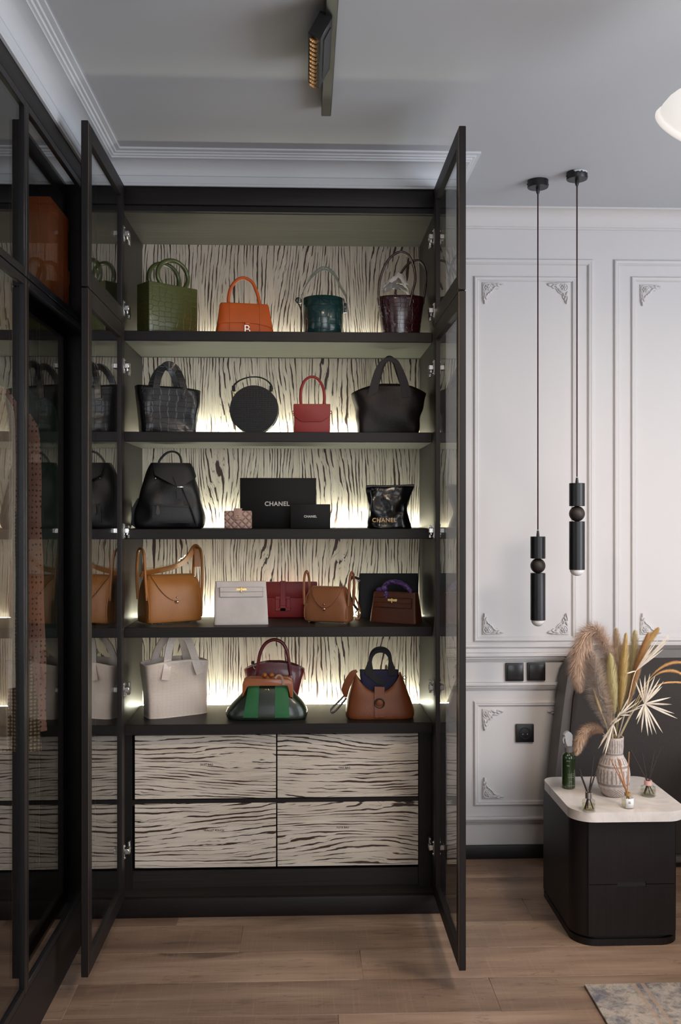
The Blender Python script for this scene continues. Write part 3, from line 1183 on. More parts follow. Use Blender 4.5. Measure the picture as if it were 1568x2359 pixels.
for i, (x0, x1, z) in enumerate(((-12, -3, 66), (-11, -4, 55), (-9, 9, 36), (-9, 7, 32), (-9, 8, 28), (-5, 3, 18), (-9, 9, 9))):
    pts = [(-r * 1.004 * math.sin(-q / 15.3 * 0.9) * 1.0, -r * 1.004 * math.cos(q / 15.3 * 0.9), (z + (1.5 * math.sin(q * 1.7) if i < 2 else 0)) * k) for q in [x0 + (x1 - x0) * j / 10 for j in range(11)]]
    tube(bm, pts, 0.0006 if i > 1 else 0.0009, 5, sm=0)
obj('label_print', bm, mat('pale_print', (0.30, 0.36, 0.28), 0.6, kind='paint'), sb)


# reed diffusers
m_clear = glass('clear_glass', (0.93, 0.94, 0.93), 0.03, 1.35)
m_oil = glass('scented_oil', (0.97, 0.94, 0.82), 0.05, 1.3)
m_reed_d = mat('dark_reed', (0.030, 0.018, 0.014), 0.7, kind='fabric')
m_reed_o = mat('orange_reed', (0.42, 0.19, 0.08), 0.7, kind='fabric')


def diffuser(name, label, px, py, rpx, hpx, reeds, m_reed, collar, m_collar, extra=None, square=False):
    p = on_top(px, py)
    k = p.y / FPX
    o = empty(name, p, 0, label, 'diffuser')
    r, h = rpx * k, hpx * k
    n = 24
    outp = [(r * 0.9, 0.0), (r, 0.003), (r * 1.0, h * 0.55), (r * 0.93, h * 0.78), (r * 0.5, h * 0.93), (r * 0.42, h)]
    inn = [(r * 0.36, h), (r * 0.44, h * 0.9), (r * 0.86, h * 0.75), (r * 0.92, h * 0.5), (r * 0.9, 0.006), (0.0, 0.005)]
    bm = lathe(bmn(), outp + inn, n)
    obj('glass_bottle', bm, m_clear, o)
    bm = lathe(bmn(), [(0.0, 0.0055), (r * 0.88, 0.0062), (r * 0.9, h * 0.5), (0, h * 0.5)], n)
    obj('oil', bm, m_oil, o)
    if collar:
        bm = lathe(bmn(), [(r * 0.46, h * 0.92), (r * 0.5, h * 0.93), (r * 0.5, h + collar * k), (r * 0.40, h + collar * k), (r * 0.30, h + collar * k * 0.8), (r * 0.30, h * 0.95)], n, cap0=False, cap1=False)
        obj('collar', bm, m_collar, o)
    for i, (dx, dz, dy) in enumerate(reeds):
        a = i / len(reeds) * 2 * math.pi
        top = Vector((dx * k, dy, dz * k))
        nk = Vector((top.x * 0.0 + 0.10 * r * math.cos(a), 0.10 * r * math.sin(a), h))
        bot = Vector((-(dx / abs(dx) if dx else 1) * r * 0.62 * min(1, abs(dx) / 15), -dy * 0.25, 0.008))
        bm = tube(bmn(), [bot, nk, top], 0.0018, 6, sm=0)
        obj('reed', bm, m_reed, o)
    return o, r, h, k


diffuser('reed_diffuser', 'small glass diffuser with silver collar and dark reeds, frontmost on nightstand', 1355.5, 1868, 16, 32,
         [(-22, 98, 0.0), (-14, 80, 0.03), (3, 78, -0.01), (22, 110, 0.0), (30, 118, 0.02), (18, 122, 0.03)], m_reed_d, 12, m_chrome)
o, r, h, k = diffuser('reed_diffuser', 'white-labelled glass diffuser with orange reeds in front of the vase', 1445, 1860, 14.5, 30,
                      [(-28, 100, 0.0), (-20, 112, 0.01), (-14, 108, 0.02), (6, 128, 0.01), (-33, 108, 0.03)], m_reed_o, 5, mat('amber_collar', (0.36, 0.22, 0.07), 0.35, kind='paint'))
bm = bmn()
ring0, ring1 = [], []
for q in range(13):
    a = R(-90 - 38 + q * 7.4)
    ring0.append((r * 1.015 * math.cos(a), r * 1.015 * math.sin(a), 0.003))
    ring1.append((r * 1.015 * math.cos(a), r * 1.015 * math.sin(a), h * 0.80))
vs0 = [bm.verts.new(v) for v in ring0]
vs1 = [bm.verts.new(v) for v in ring1]
for q in range(12):
    bm.faces.new((vs0[q], vs0[q + 1], vs1[q + 1], vs1[q]))
lbl = obj('paper_label', bm, mat('white_paper', (0.70, 0.68, 0.66), 0.7, kind='paint'), o, solid=0.0004)
bm = bmn()
for z, wl in ((0.56, 0.30), (0.46, 0.42)):
    for q in range(-4, 5):
        a = R(-92) + q * wl / 9
        c_ = Vector((r * 1.03 * math.cos(a), r * 1.03 * math.sin(a), h * z))
        box(bm, c_.x - 0.0004, c_.x + 0.0004, c_.y - 0.0003, c_.y + 0.0003, c_.z - 0.0009, c_.z + 0.0009)
obj('label_print', bm, mat('grey_print', (0.12, 0.12, 0.12), 0.6, kind='paint'), lbl, smooth=False)
diffuser('reed_diffuser', 'round glass diffuser with pink collar near the back right of nightstand', 1492, 1833, 18, 27,
         [(-34, 102, 0.03), (-2, 92, 0.05), (36, 112, 0.02), (28, 98, 0.05)], m_reed_d, 9, mat('pink_collar', (0.62, 0.36, 0.32), 0.4, kind='paint'))


# vase
def vase_mat(H):
    m, t, b = nt('grooved_stoneware')
    tc = t.nodes.new('ShaderNodeTexCoord')
    sp = t.nodes.new('ShaderNodeSeparateXYZ')
    t.links.new(tc.outputs['Object'], sp.inputs[0])
    ang = mathn(t, 'ARCTAN2', sp.outputs[1], sp.outputs[0])
    z = mathn(t, 'DIVIDE', sp.outputs[2], H)
    wob = noisen(t, coords(t), 40, 2)
    slant = mathn(t, 'MULTIPLY', mathn(t, 'LESS_THAN', z, 0.2), mathn(t, 'MULTIPLY', z, 7.0))
    ph = mathn(t, 'ADD', mathn(t, 'MULTIPLY', mathn(t, 'ADD', ang, slant), 26.0), mathn(t, 'MULTIPLY', wob, 5.0))
    s = mathn(t, 'SINE', ph)
    groove = ramp(t, mathn(t, 'MULTIPLY_ADD', s, 0.5, 0.5), [(0.60, (0, 0, 0)), (0.78, (1, 1, 1))])
    bands = ramp(t, z, [(0.0, (1, 1, 1)), (0.155, (1, 1, 1)), (0.16, (0, 0, 0)), (0.25, (0, 0, 0)), (0.255, (1, 1, 1)), (0.47, (1, 1, 1)), (0.475, (0, 0, 0)), (0.56, (0, 0, 0)), (0.565, (1, 1, 1))])
    n = t.nodes.new('ShaderNodeValToRGB')
    t.nodes.remove(n)
    top = ramp(t, z, [(0.0, (1, 1, 1)), (0.655, (1, 1, 1)), (0.66, (0.4, 0.4, 0.4)), (0.70, (0.4, 0.4, 0.4)), (0.735, (0, 0, 0)), (0.755, (1, 1, 1)), (0.95, (1, 1, 1)), (0.97, (0, 0, 0))])
    g = mathn(t, 'MULTIPLY', groove, mathn(t, 'MULTIPLY', bands, top))

    def ring(c, wdt):
        d = mathn(t, 'ABSOLUTE', mathn(t, 'SUBTRACT', z, c))
        return mathn(t, 'LESS_THAN', d, wdt)
    rg = mathn(t, 'MAXIMUM', ring(0.225, 0.022), mathn(t, 'MAXIMUM', ring(0.525, 0.016), ring(0.722, 0.014)))
    g = mathn(t, 'MAXIMUM', g, rg)
    sp2 = noisen(t, coords(t), 120, 2, 0.6)
    base = ramp(t, sp2, [(0.35, (0.40, 0.33, 0.29)), (0.62, (0.55, 0.47, 0.42))])
    t.links.new(mixc(t, mathn(t, 'MULTIPLY', g, 0.8), base, (0.155, 0.15, 0.155)), b.inputs['Base Color'])
    b.inputs['Roughness'].default_value = 0.75
    bump(t, b, g, -0.6, 0.002)
    return m


vp = on_top(1412, 1832)
kv = vp.y / FPX
vase = empty('stoneware_vase', vp, 0, 'grooved cream stoneware vase holding dried grasses on nightstand', 'vase')
VH = 137 * kv
vprof = [(20, 0), (24, 3), (33, 18), (38, 38), (38.5, 52), (36, 68), (29, 84), (24, 92), (22, 98), (22.5, 104), (23.5, 116), (23.5, 130), (24, 137), (21.5, 137), (20, 130), (19, 100), (18, 95), (1, 92)]
bm = lathe(bmn(), [(a * kv, b * kv) for a, b in vprof], 48)
obj('vase_body', bm, vase_mat(VH), vase)
MOUTH = vp + Vector((0, 0, VH * 0.93))

# dried stems: every stem is one thing, rooted in the vase mouth
m_stem = mat('straw_stem', (0.50, 0.37, 0.17), 0.7, kind='fabric')


def stem_pts(pix, dy0=0.0):
    """world points of a stem; each entry (px, py, depth offset)"""
    return [at(a, b, vp.y + c) for a, b, c in pix]


def fluff_bm(pts, n, length, spread, wid=0.0007, t0=0.0, t1=1.0, droop=0.3, taper=True, seed=1, fwd=0.5):
    rnd = random.Random(seed)
    P = spline(pts, 8)
    bm = bmn()
    m = len(P)
    for i in range(n):
        f = t0 + (t1 - t0) * rnd.random()
        q = f * (m - 1)
        a = min(int(q), m - 2)
        p = P[a].lerp(P[a + 1], q - a)
        tg = (P[a + 1] - P[a]).normalized()
        d = Vector((rnd.gauss(0, 1), rnd.gauss(0, 1), rnd.gauss(0, 1)))
        d = (d - tg * d.dot(tg)).normalized()
        env = math.sin(math.pi * min(1, max(0, (f - t0) / (t1 - t0) * 0.92 + 0.06))) ** 0.6 if taper else 1.0
        L = length * (0.5 + 0.7 * rnd.random()) * env
        s = spread * (0.4 + 0.9 * rnd.random()) * env
        e = p + tg * L * fwd + d * s
        e.z -= droop * L * rnd.random()
        mid = p.lerp(e, 0.5) + d * s * 0.18
        sd = tg.cross(d).normalized() * wid * (0.6 + 0.8 * rnd.random())
        v = [bm.verts.new(p - sd), bm.verts.new(p + sd), bm.verts.new(mid + sd), bm.verts.new(mid - sd), bm.verts.new(e)]
        bm.faces.new((v[0], v[1], v[2], v[3]))
        bm.faces.new((v[3], v[2], v[4]))
    return bm


def rel(bm, o):
    bmesh.ops.translate(bm, verts=bm.verts[:], vec=-o)
    return bm


def plume(name, label, cat, pix, col, n, length, spread, t0, droop=0.3, wid=0.0007, seed=1, stem=0.0014, group=None, fwd=0.5, core=0.0):
    pts = stem_pts(pix)
    base = pts[0].copy()
    o = empty(name, base, 0, label, cat, group)
    bm = tube(bmn(), pts, [stem, stem, stem * 0.5], 6, sm=6)
    obj('stem', rel(bm, base), m_stem, o)
    key = 'plume_%s' % '_'.join('%.2f' % c for c in col)
    m = mat(key, col, 0.85, kind='fabric', k=0.3, sheen=0.3)
    bm = fluff_bm(pts, n, length, spread, wid, t0, 1.0, droop, True, seed, fwd)
    if core:
        P = spline(pts, 8)
        tube(bm, P[int(len(P) * t0):], [0.0005, core, core * 0.9, core * 0.6, 0.0004], 8, sm=0)
    obj('plume', rel(bm, base), m, o)
    return o


ROOT = (1412, 1712, 0.0)
plume('pampas_plume', 'large fluffy pink-beige pampas plume drooping left over the vase', 'dried grass',
      [(1408, 1714, 0.0), (1408, 1640, -0.01), (1404, 1570, -0.02), (1397, 1500, -0.02), (1376, 1457, -0.02), (1350, 1462, -0.02), (1336, 1500, -0.02), (1330, 1550, -0.02), (1336, 1590, -0.02)],
      (0.74, 0.53, 0.39), 19000, 0.050, 0.046, 0.26, 0.7, 0.0003, 3)
plume('pampas_plume', 'airy grey-pink pampas plume in the middle of the bouquet', 'dried grass',
      [(1406, 1714, 0.0), (1396, 1650, -0.03), (1382, 1600, -0.045), (1368, 1545, -0.05), (1360, 1500, -0.05)], (0.76, 0.60, 0.48), 11000, 0.052, 0.044, 0.14, 0.2, 0.00026, 4)
plume('pampas_plume', 'small beige pampas plume hooking down left beside the spray bottle', 'dried grass',
      [(1402, 1714, 0.0), (1392, 1692, -0.02), (1372, 1676, -0.03), (1348, 1682, -0.035), (1334, 1706, -0.04), (1326, 1738, -0.04)], (0.66, 0.45, 0.30), 9000, 0.030, 0.024, 0.26, 0.5, 0.0003, 5)
for i, (pix, col, lb, sp) in enumerate((
    ([(1414, 1714, 0.01), (1424, 1620, 0.0), (1422, 1540, 0.0), (1419, 1450, 0.0)], (0.80, 0.60, 0.42), 'tall upright pale grass plume at the top centre of the bouquet', 0.013),
    ([(1416, 1714, 0.01), (1428, 1630, -0.02), (1434, 1560, -0.03), (1441, 1462, -0.03)], (0.85, 0.56, 0.22), 'golden upright grass spike just right of the tall pale plume', 0.009),
    ([(1418, 1714, 0.02), (1440, 1630, 0.02), (1456, 1550, 0.02), (1462, 1455, 0.02)], (0.85, 0.65, 0.36), 'straw grass plume behind the golden spike', 0.013),
    ([(1418, 1714, 0.02), (1446, 1620, 0.0), (1470, 1530, -0.01), (1492, 1462, -0.01)], (0.60, 0.32, 0.12), 'rust-brown grass spike leaning right at the bouquet top', 0.007),
    ([(1418, 1714, 0.02), (1452, 1600, 0.02), (1482, 1500, 0.01), (1514, 1450, 0.0)], (0.80, 0.50, 0.19), 'long golden grass spike with the tip furthest right above the headboard', 0.007),
    ([(1410, 1714, 0.0), (1414, 1640, -0.035), (1410, 1580, -0.045), (1405, 1510, -0.045)], (0.88, 0.68, 0.34), 'yellow straw grass in the heart of the bouquet', 0.010))):
    plume('grass_spike', lb, 'dried grass', pix, col, 6500, 0.046, sp * 1.9, 0.30, 0.0, 0.0003, 10 + i, fwd=0.9, core=sp * 0.45)
plume('bunny_tail_grass', 'small golden bunny tail grass low on the left of the bouquet', 'dried grass',
      [(1404, 1714, 0.0), (1396, 1672, -0.04), (1384, 1640, -0.05), (1366, 1588, -0.055)], (0.85, 0.60, 0.28), 900, 0.012, 0.006, 0.62, 0.0, 0.0005, 21, fwd=0.9, core=0.0045)
for i, (pix, lb) in enumerate((
    ([(1420, 1714, 0.02), (1462, 1620, 0.03), (1498, 1560, 0.03), (1540, 1530, 0.03), (1600, 1526, 0.03)], 'orange grass frond arching right, the upper of three'),
    ([(1420, 1714, 0.02), (1466, 1620, 0.02), (1502, 1562, 0.02), (1545, 1546, 0.02), (1600, 1568, 0.02)], 'orange grass frond arching right, the middle of three'),
    ([(1420, 1714, 0.02), (1464, 1630, 0.02), (1510, 1582, 0.02), (1550, 1572, 0.02), (1600, 1578, 0.02)], 'thin orange grass frond arching right, the lowest of three'))):
    plume('grass_spike', lb, 'dried grass', pix, (0.78, 0.42, 0.15), 1200, 0.022, 0.006 if i < 2 else 0.0035, 0.52, 0.0, 0.0005, 31 + i, fwd=1.0, core=0.0026)


# bleached palm leaves
m_palm = mat('bleached_palm', (0.66, 0.57, 0.46), 0.6, kind='fabric', k=0.3)


def blade_bm(p0, p1, wid, bend, nrm):
    bm = bmn()
    d = p1 - p0
    side = d.cross(nrm).normalized()
    rows = []
    for k in range(7):
        f = k / 6
        c = p0 + d * f + bend * math.sin(math.pi * f * 0.5) ** 2
        wv = wid * (0.22 + 0.8 * math.sin(math.pi * min(1, f * 0.62 + 0.06))) * (1 - f ** 4)
        wv = max(wv, 0.0002)
        rows.append([c - side * wv, c - nrm * wv * 0.5, c + side * wv, c + nrm * 0.0005])
    return loft(bm, rows)


def palm(label, stem, hub, tips, wid, dy, seed):
    rnd = random.Random(seed)
    pts = stem_pts(stem)
    base = pts[0].copy()
    o = empty('palm_leaf', base, 0, label, 'palm leaf')
    obj('stem', rel(tube(bmn(), pts, 0.0016, 6), base), m_palm, o)
    H = at(hub[0], hub[1], vp.y + hub[2])
    nrm = Vector((0.1, -1, 0.15)).normalized()
    for tx, ty in tips:
        T = at(tx, ty, vp.y + hub[2] + dy * rnd.uniform(-1, 1))
        bend = Vector((0, rnd.uniform(-0.006, 0.006), -0.006 * rnd.random()))
        obj('blade', rel(blade_bm(H, T, wid, bend, nrm), base), m_palm, o)
    return o


palm('bleached white palm fan spread open at the right of the bouquet', [(1418, 1714, 0.0), (1440, 1668, -0.04), (1462, 1634, -0.06), (1483, 1622, -0.06)], (1484, 1621, -0.06),
     [(1546, 1607), (1548, 1620), (1552, 1641), (1560, 1655), (1526, 1686), (1513, 1690), (1501, 1692), (1492, 1694), (1478, 1686), (1466, 1668), (1463, 1655), (1463, 1568), (1474, 1560),
      (1486, 1552), (1498, 1548), (1510, 1552), (1520, 1560), (1528, 1566), (1526, 1578)], 0.0034, 0.03, 2)
palm('bleached palm leaf with narrow blades fanning up right over the headboard', [(1418, 1714, 0.0), (1440, 1640, -0.02), (1456, 1570, -0.03), (1464, 1545, -0.03)], (1464, 1546, -0.03),
     [(1552, 1448), (1548, 1460), (1544, 1470), (1536, 1480), (1528, 1492), (1520, 1464), (1510, 1470), (1500, 1500), (1440, 1547)], 0.0026, 0.03, 3)
palm('twisted bleached palm leaf curling over the vase rim', [(1412, 1714, -0.02), (1410, 1680, -0.05), (1420, 1655, -0.06), (1428, 1640, -0.06)], (1426, 1648, -0.06),
     [(1472, 1612), (1478, 1626), (1466, 1606), (1452, 1600), (1446, 1640), (1454, 1644), (1402, 1668)], 0.0028, 0.03, 4)
palm('drooping bleached palm leaf hanging down the left side of the vase', [(1408, 1714, -0.01), (1402, 1690, -0.04), (1412, 1672, -0.055)], (1412, 1668, -0.055),
     [(1378, 1722), (1388, 1732), (1392, 1738), (1384, 1712), (1420, 1694), (1432, 1650)], 0.0030, 0.02, 5)

# ------------------------------------------------------------------ rug
def rug_mat():
    m, t, b = nt('faded_patterned_rug')
    a = noisen(t, coords(t, (9, 9, 1)), 1.0, 6, 0.75, 0.6)
    c = ramp(t, a, [(0.32, (0.42, 0.34, 0.28)), (0.45, (0.50, 0.44, 0.38)), (0.54, (0.36, 0.33, 0.31)), (0.64, (0.13, 0.14, 0.19))])
    d = noisen(t, coords(t, (30, 30, 1), (4, 2, 0)), 1.0, 5, 0.75, 0.4)
    c = mixc(t, ramp(t, d, [(0.48, (0, 0, 0)), (0.66, (0.85, 0.85, 0.85))]), c, (0.15, 0.135, 0.13))
    sp = t.nodes.new('ShaderNodeSeparateXYZ')
    tc = t.nodes.new('ShaderNodeTexCoord')
    t.links.new(tc.outputs['Object'], sp.inputs[0])
    for x0 in (0.145, 0.172):
        l = mathn(t, 'LESS_THAN', mathn(t, 'ABSOLUTE', mathn(t, 'SUBTRACT', sp.outputs[0], x0)), 0.006)
        c = mixc(t, mathn(t, 'MULTIPLY', l, 0.7), c, (0.46, 0.33, 0.24))
    t.links.new(c, b.inputs['Base Color'])
    b.inputs['Roughness'].default_value = 0.95
    h = noisen(t, coords(t, (500, 500, 1)), 1.0, 2)
    bump(t, b, h, 0.6, 0.002)
    return m


rc = atz(1345, 2267, 0.008)
rug = obj('rug', bx(0, 1.9, -1.5, 0, 0.0005, 0.009, bev=0.003), rug_mat(), loc=(rc.x, rc.y, 0))
tag(rug, 'faded beige and blue patterned rug at the lower right corner', 'rug')

# ------------------------------------------------------------------ pendant lamps
m_glow = mat('frosted_glass_dome', (0.80, 0.77, 0.75), 0.3, kind='paint')
m_cord = mat('burgundy_braided_cord', (0.055, 0.018, 0.020), 0.8, kind='fabric')
m_ball = mat('dark_walnut_ball', (0.022, 0.015, 0.012), 0.5, kind='grain')


def pendant(px, cpy, ys, rpx, label, smear=False):
    Y = atz(px, cpy, CEIL - 0.012).y
    X = at(px, 1200, Y).x
    k = Y / FPX
    z = lambda py: at(px, py, Y).z - CEIL
    o = empty('pendant_lamp', (X, Y, CEIL), 0, label, 'pendant lamp', 'pair of black pendant lamps')
    bm = lathe(bmn(), [(0.0, 0.0), (24 * k, 0.0), (24 * k, -0.024), (23 * k, -0.026), (0, -0.026)], 40)
    c = obj('canopy', bm, m_blackmetal, o)
    bm = bmn()
    for s in (-1, 1):
        ball(bm, (s * 24 * k, 0, -0.014), 0.003, 8, 6)
    obj('canopy_screw', bm, m_blackmetal, c)
    if smear:
        bm = bmn()
        A = [R(-125 + 9 * q) for q in range(12)]
        rr_ = 24.35 * k
        t_ = [bm.verts.new((rr_ * math.cos(a), rr_ * math.sin(a), -0.0002)) for a in A]
        b_ = [bm.verts.new((rr_ * math.cos(a), rr_ * math.sin(a), -0.0035 - 0.0055 * abs(math.sin(q * 1.9)))) for q, a in enumerate(A)]
        for q in range(11):
            bm.faces.new((t_[q], t_[q + 1], b_[q + 1], b_[q]))
        obj('plaster_smear', bm, m_ceil, c, solid=0.0006)
    bm = lathe(bmn(), [(0.007, -0.026), (0.007, -0.040), (0.0045, -0.048), (0.0, -0.048)], 16)
    obj('cord_grip', bm, m_black, o)
    zc, z1, z2, z3, z4, z5 = [z(v) for v in ys]
    bm = cyl(bmn(), (0, 0, -0.045), (0, 0, zc + 0.002), 0.0026, 8)
    obj('cord', bm, m_cord, o)
    bm = lathe(bmn(), [(0.0035, zc), (0.0055, z1 + 0.006), (0.0055, z1 - 0.001), (0, z1 - 0.001)], 16)
    obj('cord_socket', bm, m_black, o)
    r = rpx * k
    bm = lathe(bmn(), [(0, z1), (r - 0.001, z1), (r, z1 - 0.001), (r, z2 + 0.001), (r - 0.001, z2), (0, z2)], 40)
    obj('upper_tube', bm, m_blackmetal, o)
    bm = ball(bmn(), (0, 0, (z2 + z3) / 2), (z2 - z3) / 2 + 0.0008, 32, 20)
    obj('wooden_ball', bm, m_ball, o)
    bm = lathe(bmn(), [(0, z3), (r - 0.001, z3), (r, z3 - 0.001), (r, z4), (r - 0.002, z4), (0, z4)], 40)
    obj('lower_tube', bm, m_blackmetal, o)
    R2 = r * 0.92
    pr = [(R2, z4)] + [(R2 * math.cos(t), z4 - (z4 - z5) * math.sin(t)) for t in [math.pi / 2 * q / 8 for q in range(1, 9)]]
    obj('glass_dome', lathe(bmn(), pr, 32), m_glow, o)
    return o


pendant(1238.5, 424, (1222, 1236, 1286.5, 1320, 1428, 1443), 17.3, 'black pendant lamp with ball joint, the lower and left one of the pair')
pendant(1328.5, 405, (1100, 1113, 1166, 1201, 1312, 1327), 18.0, 'black pendant lamp with ball joint, the higher and right one of the pair', True)

# ------------------------------------------------------------------ ceiling track with swivel spot
e = atz(751, 268, CEIL - 0.035)
TX = e.x
trk = empty('ceiling_track', (TX, e.y, CEIL), 0, 'slim black lighting track on the ceiling', 'track light')
m_trk = mat('track_black', (0.012, 0.012, 0.012), 0.4, kind='paint')
obj('rail', bx(-0.0145, 0.0145, -2.6, 0.0, -0.035, 0.0, bev=0.0015, seg=1), m_trk, trk)
obj('end_cap', bx(-0.0135, 0.0135, -0.001, 0.002, -0.034, -0.001, bev=0.0008, seg=1), m_trk, trk)
hY0, hY1 = -0.58, -0.315
hd = obj('spot_head', bx(-0.017, 0.017, hY0, hY1, -0.062, 0.0, bev=0.0015, seg=1), m_trk, trk, loc=(-0.012, 0, -0.030), rot=(0, R(28), 0))
obj('fin', bx(0.0172, 0.019, hY0 + 0.03, hY1 - 0.03, -0.045, -0.010), m_black, hd)
n = 12
cm = None
m_cup = mat('gold_reflector', (0.80, 0.50, 0.24), 0.22, metal=1.0, kind='paint')
for i in range(n):
    y = hY0 + 0.012 + (hY1 - hY0 - 0.024) * i / (n - 1)
    if cm is None:
        c = obj('reflector_cup', lathe(bmn(), [(0.0105, -0.005), (0.0095, -0.005), (0.006, 0.004), (0.0, 0.005)], 14, cap0=False), m_cup, hd)
        cm = c.data
    else:
        c = bpy.data.objects.new('reflector_cup', cm)
        COL.objects.link(c)
        c.parent = hd
    c.location = (0, y, -0.0625)

# added head out of view near the camera, a warm fill light for the cabinet
h2 = obj('spot_head', bx(-0.017, 0.017, -0.13, 0.13, -0.062, 0.0, bev=0.0015, seg=1), m_trk, trk, loc=(0.0, -0.95, -0.034), rot=(0, 0, 0))
obj('added_fill_lens', bx(-0.013, 0.013, -0.122, 0.122, -0.0632, -0.0622), emit('warm_fill_lens', (1.0, 0.82, 0.62), 6.0), h2)
sl_ = bpy.data.lights.new('added_fill_light', 'SPOT')
sl_.energy = TRACK_FILL
sl_.color = (1.0, 0.80, 0.62)
sl_.spot_size = R(125)
sl_.spot_blend = 0.9
sl_.shadow_soft_size = 0.06
so = bpy.data.objects.new('added_fill_light', sl_)
so.location = (0, -0.95, -0.104)
so.rotation_euler = (Vector((0.25, 0.55, -1.0))).to_track_quat('-Z', 'Y').to_euler()
so.parent = trk
COL.objects.link(so)

# ------------------------------------------------------------------ glass ceiling lamp at the right edge
LY = 2.25
lc = at(1624, 304, LY)
lamp = empty('glass_ceiling_lamp', (lc.x + 0.09, LY, CEIL), 0, 'lit white bell-shaped glass ceiling lamp at the right edge', 'ceiling lamp')
zr = lc.z - CEIL
m_opal = emit('opal_glass', (1.0, 0.93, 0.87), 0.6)
axis = Vector((-0.16, 0.64, -0.62)).normalized()          # the mouth of the tilted shade
rt = (-axis).to_track_quat('Z', 'Y').to_euler()
sl = Vector((-0.09, 0, zr))
pr = [(0.112, 0.0), (0.113, 0.004), (0.111, 0.009), (0.107, 0.012), (0.106, 0.022), (0.100, 0.040), (0.090, 0.056), (0.080, 0.066), (0.077, 0.072), (0.072, 0.074), (0.071, 0.080), (0.066, 0.082)]
pr = [(a * 1.12, b * 1.12) for a, b in pr]
sh = obj('bell_shade', lathe(bmn(), pr, 48, cap0=False, cap1=False), m_opal, lamp, solid=0.003, loc=sl, rot=rt)
bm = lathe(bmn(), [(0.073, 0.0925), (0.069, 0.112), (0.056, 0.140), (0.034, 0.159), (0.0, 0.165)], 40, cap0=False)
obj('lit_dome', bm, emit('lit_opal_glass', (1.0, 0.95, 0.88), 3.0), lamp, loc=sl, rot=rt)
kn = sl - axis * 0.163
obj('arm', tube(bmn(), [kn, kn - axis * 0.05, Vector((0.03, kn.y * 0.4, zr + 0.26)), Vector((0.0, 0.0, -0.06)), Vector((0, 0, -0.02))], 0.008, 12), m_chrome, lamp)
obj('ceiling_plate', lathe(bmn(), [(0, 0), (0.055, 0), (0.055, -0.018), (0.03, -0.026), (0, -0.026)], 32), m_chrome, lamp)
# the lamp's other shades, out of the picture to the right, give the warm light of the room
for k, (ox, oy) in enumerate(((0.42, -0.10), (0.20, -0.42))):
    c0 = Vector((ox, oy, zr + 0.02))
    obj('bell_shade', lathe(bmn(), pr, 40, cap0=False, cap1=False), m_opal, lamp, solid=0.003, loc=c0)
    obj('lit_dome', lathe(bmn(), [(0.073, 0.0925), (0.069, 0.112), (0.056, 0.140), (0.034, 0.159), (0.0, 0.165)], 32, cap0=False), MAT['lit_opal_glass'], lamp, loc=c0)
    obj('arm', tube(bmn(), [c0 + Vector((0, 0, 0.163)), c0 + Vector((0, 0, 0.21)), Vector((ox * 0.4, oy * 0.4, zr + 0.25)), Vector((0, 0, -0.05))], 0.008, 12), m_chrome, lamp)
pl = bpy.data.lights.new('lamp_bulbs', 'AREA')
pl.shape = 'DISK'
pl.size = 0.45
pl.energy = LAMP_POWER
pl.color = (1.0, 0.80, 0.62)
po = bpy.data.objects.new('lamp_bulbs', pl)
po.location = (0.34, -0.30, zr - 0.01)
po.parent = lamp
COL.objects.link(po)

# ------------------------------------------------------------------ clothes and boxes inside the wardrobe
m_hang = mat('black_hanger', (0.015, 0.014, 0.014), 0.4, kind='paint')


def garment(name, label, cat, Y, xf, xb, zt, zb, th, m, seed, flare=0.0, extra=None):
    """clothes on a hanger, hanging square to the rail"""
    rnd = random.Random(seed)
    cx = -1.03
    o = empty(name, (cx, Y, 1.93), 0, label, cat)
    bm = bmn()
    tube(bm, [(0.0, 0, 0.016), (0.012, 0, 0.006), (0.008, 0, -0.012), (0.0, 0, -0.03), (0.0, 0, -0.055)], 0.0022, 6)
    tube(bm, [(xb - cx + 0.05, 0, zt - 1.93 - 0.03), (0.0, 0, -0.055), (xf - cx - 0.05, 0, zt - 1.93 - 0.03)], 0.004, 6, sm=3)
    obj('hanger', bm, m_hang, o)
    rings = []
    nz, ns_ = 30, 56
    H = zt - zb
    for i in range(nz + 1):
        f = i / nz
        z = zt - H * f - 1.93
        sh = min(1.0, 0.55 + f * 3.2) if f < 0.15 else 1.0
        ring = []
        for k in range(ns_):
            t = 2 * math.pi * k / ns_
            u = math.cos(t)
            x = (xf + xb) / 2 - cx + u * ((xf - xb) / 2 + flare * f) * sh
            y = math.sin(t) * th / 2 * (0.6 + 0.6 * f) * (0.55 + 0.45 * abs(math.sin(t)))
            y += 0.010 * math.sin(x * 70 + seed) * f + 0.006 * math.sin(x * 31 + seed * 2 + z * 3)
            x += 0.010 * noise.noise(Vector((seed, z * 4, u * 2)))
            ring.append((x, y, z - (0.03 * u * u if f < 0.1 else 0)))
        rings.append(ring)
    loft(bm := bmn(), rings)
    obj('cloth', bm, m, o)
    return o


def dotted():
    m, t, b = nt('pink_spotted_chiffon')
    vo = t.nodes.new('ShaderNodeTexVoronoi')
    vo.inputs['Scale'].default_value = 1.0
    vo.inputs['Randomness'].default_value = 0.25
    t.links.new(coords(t, (85, 0, 62)), vo.inputs['Vector'])
    f = ramp(t, vo.outputs['Distance'], [(0.20, (1, 1, 1)), (0.25, (0, 0, 0))])
    t.links.new(mixc(t, f, (0.85, 0.46, 0.37), (0.06, 0.04, 0.05)), b.inputs['Base Color'])
    b.inputs['Roughness'].default_value = 0.85
    return m


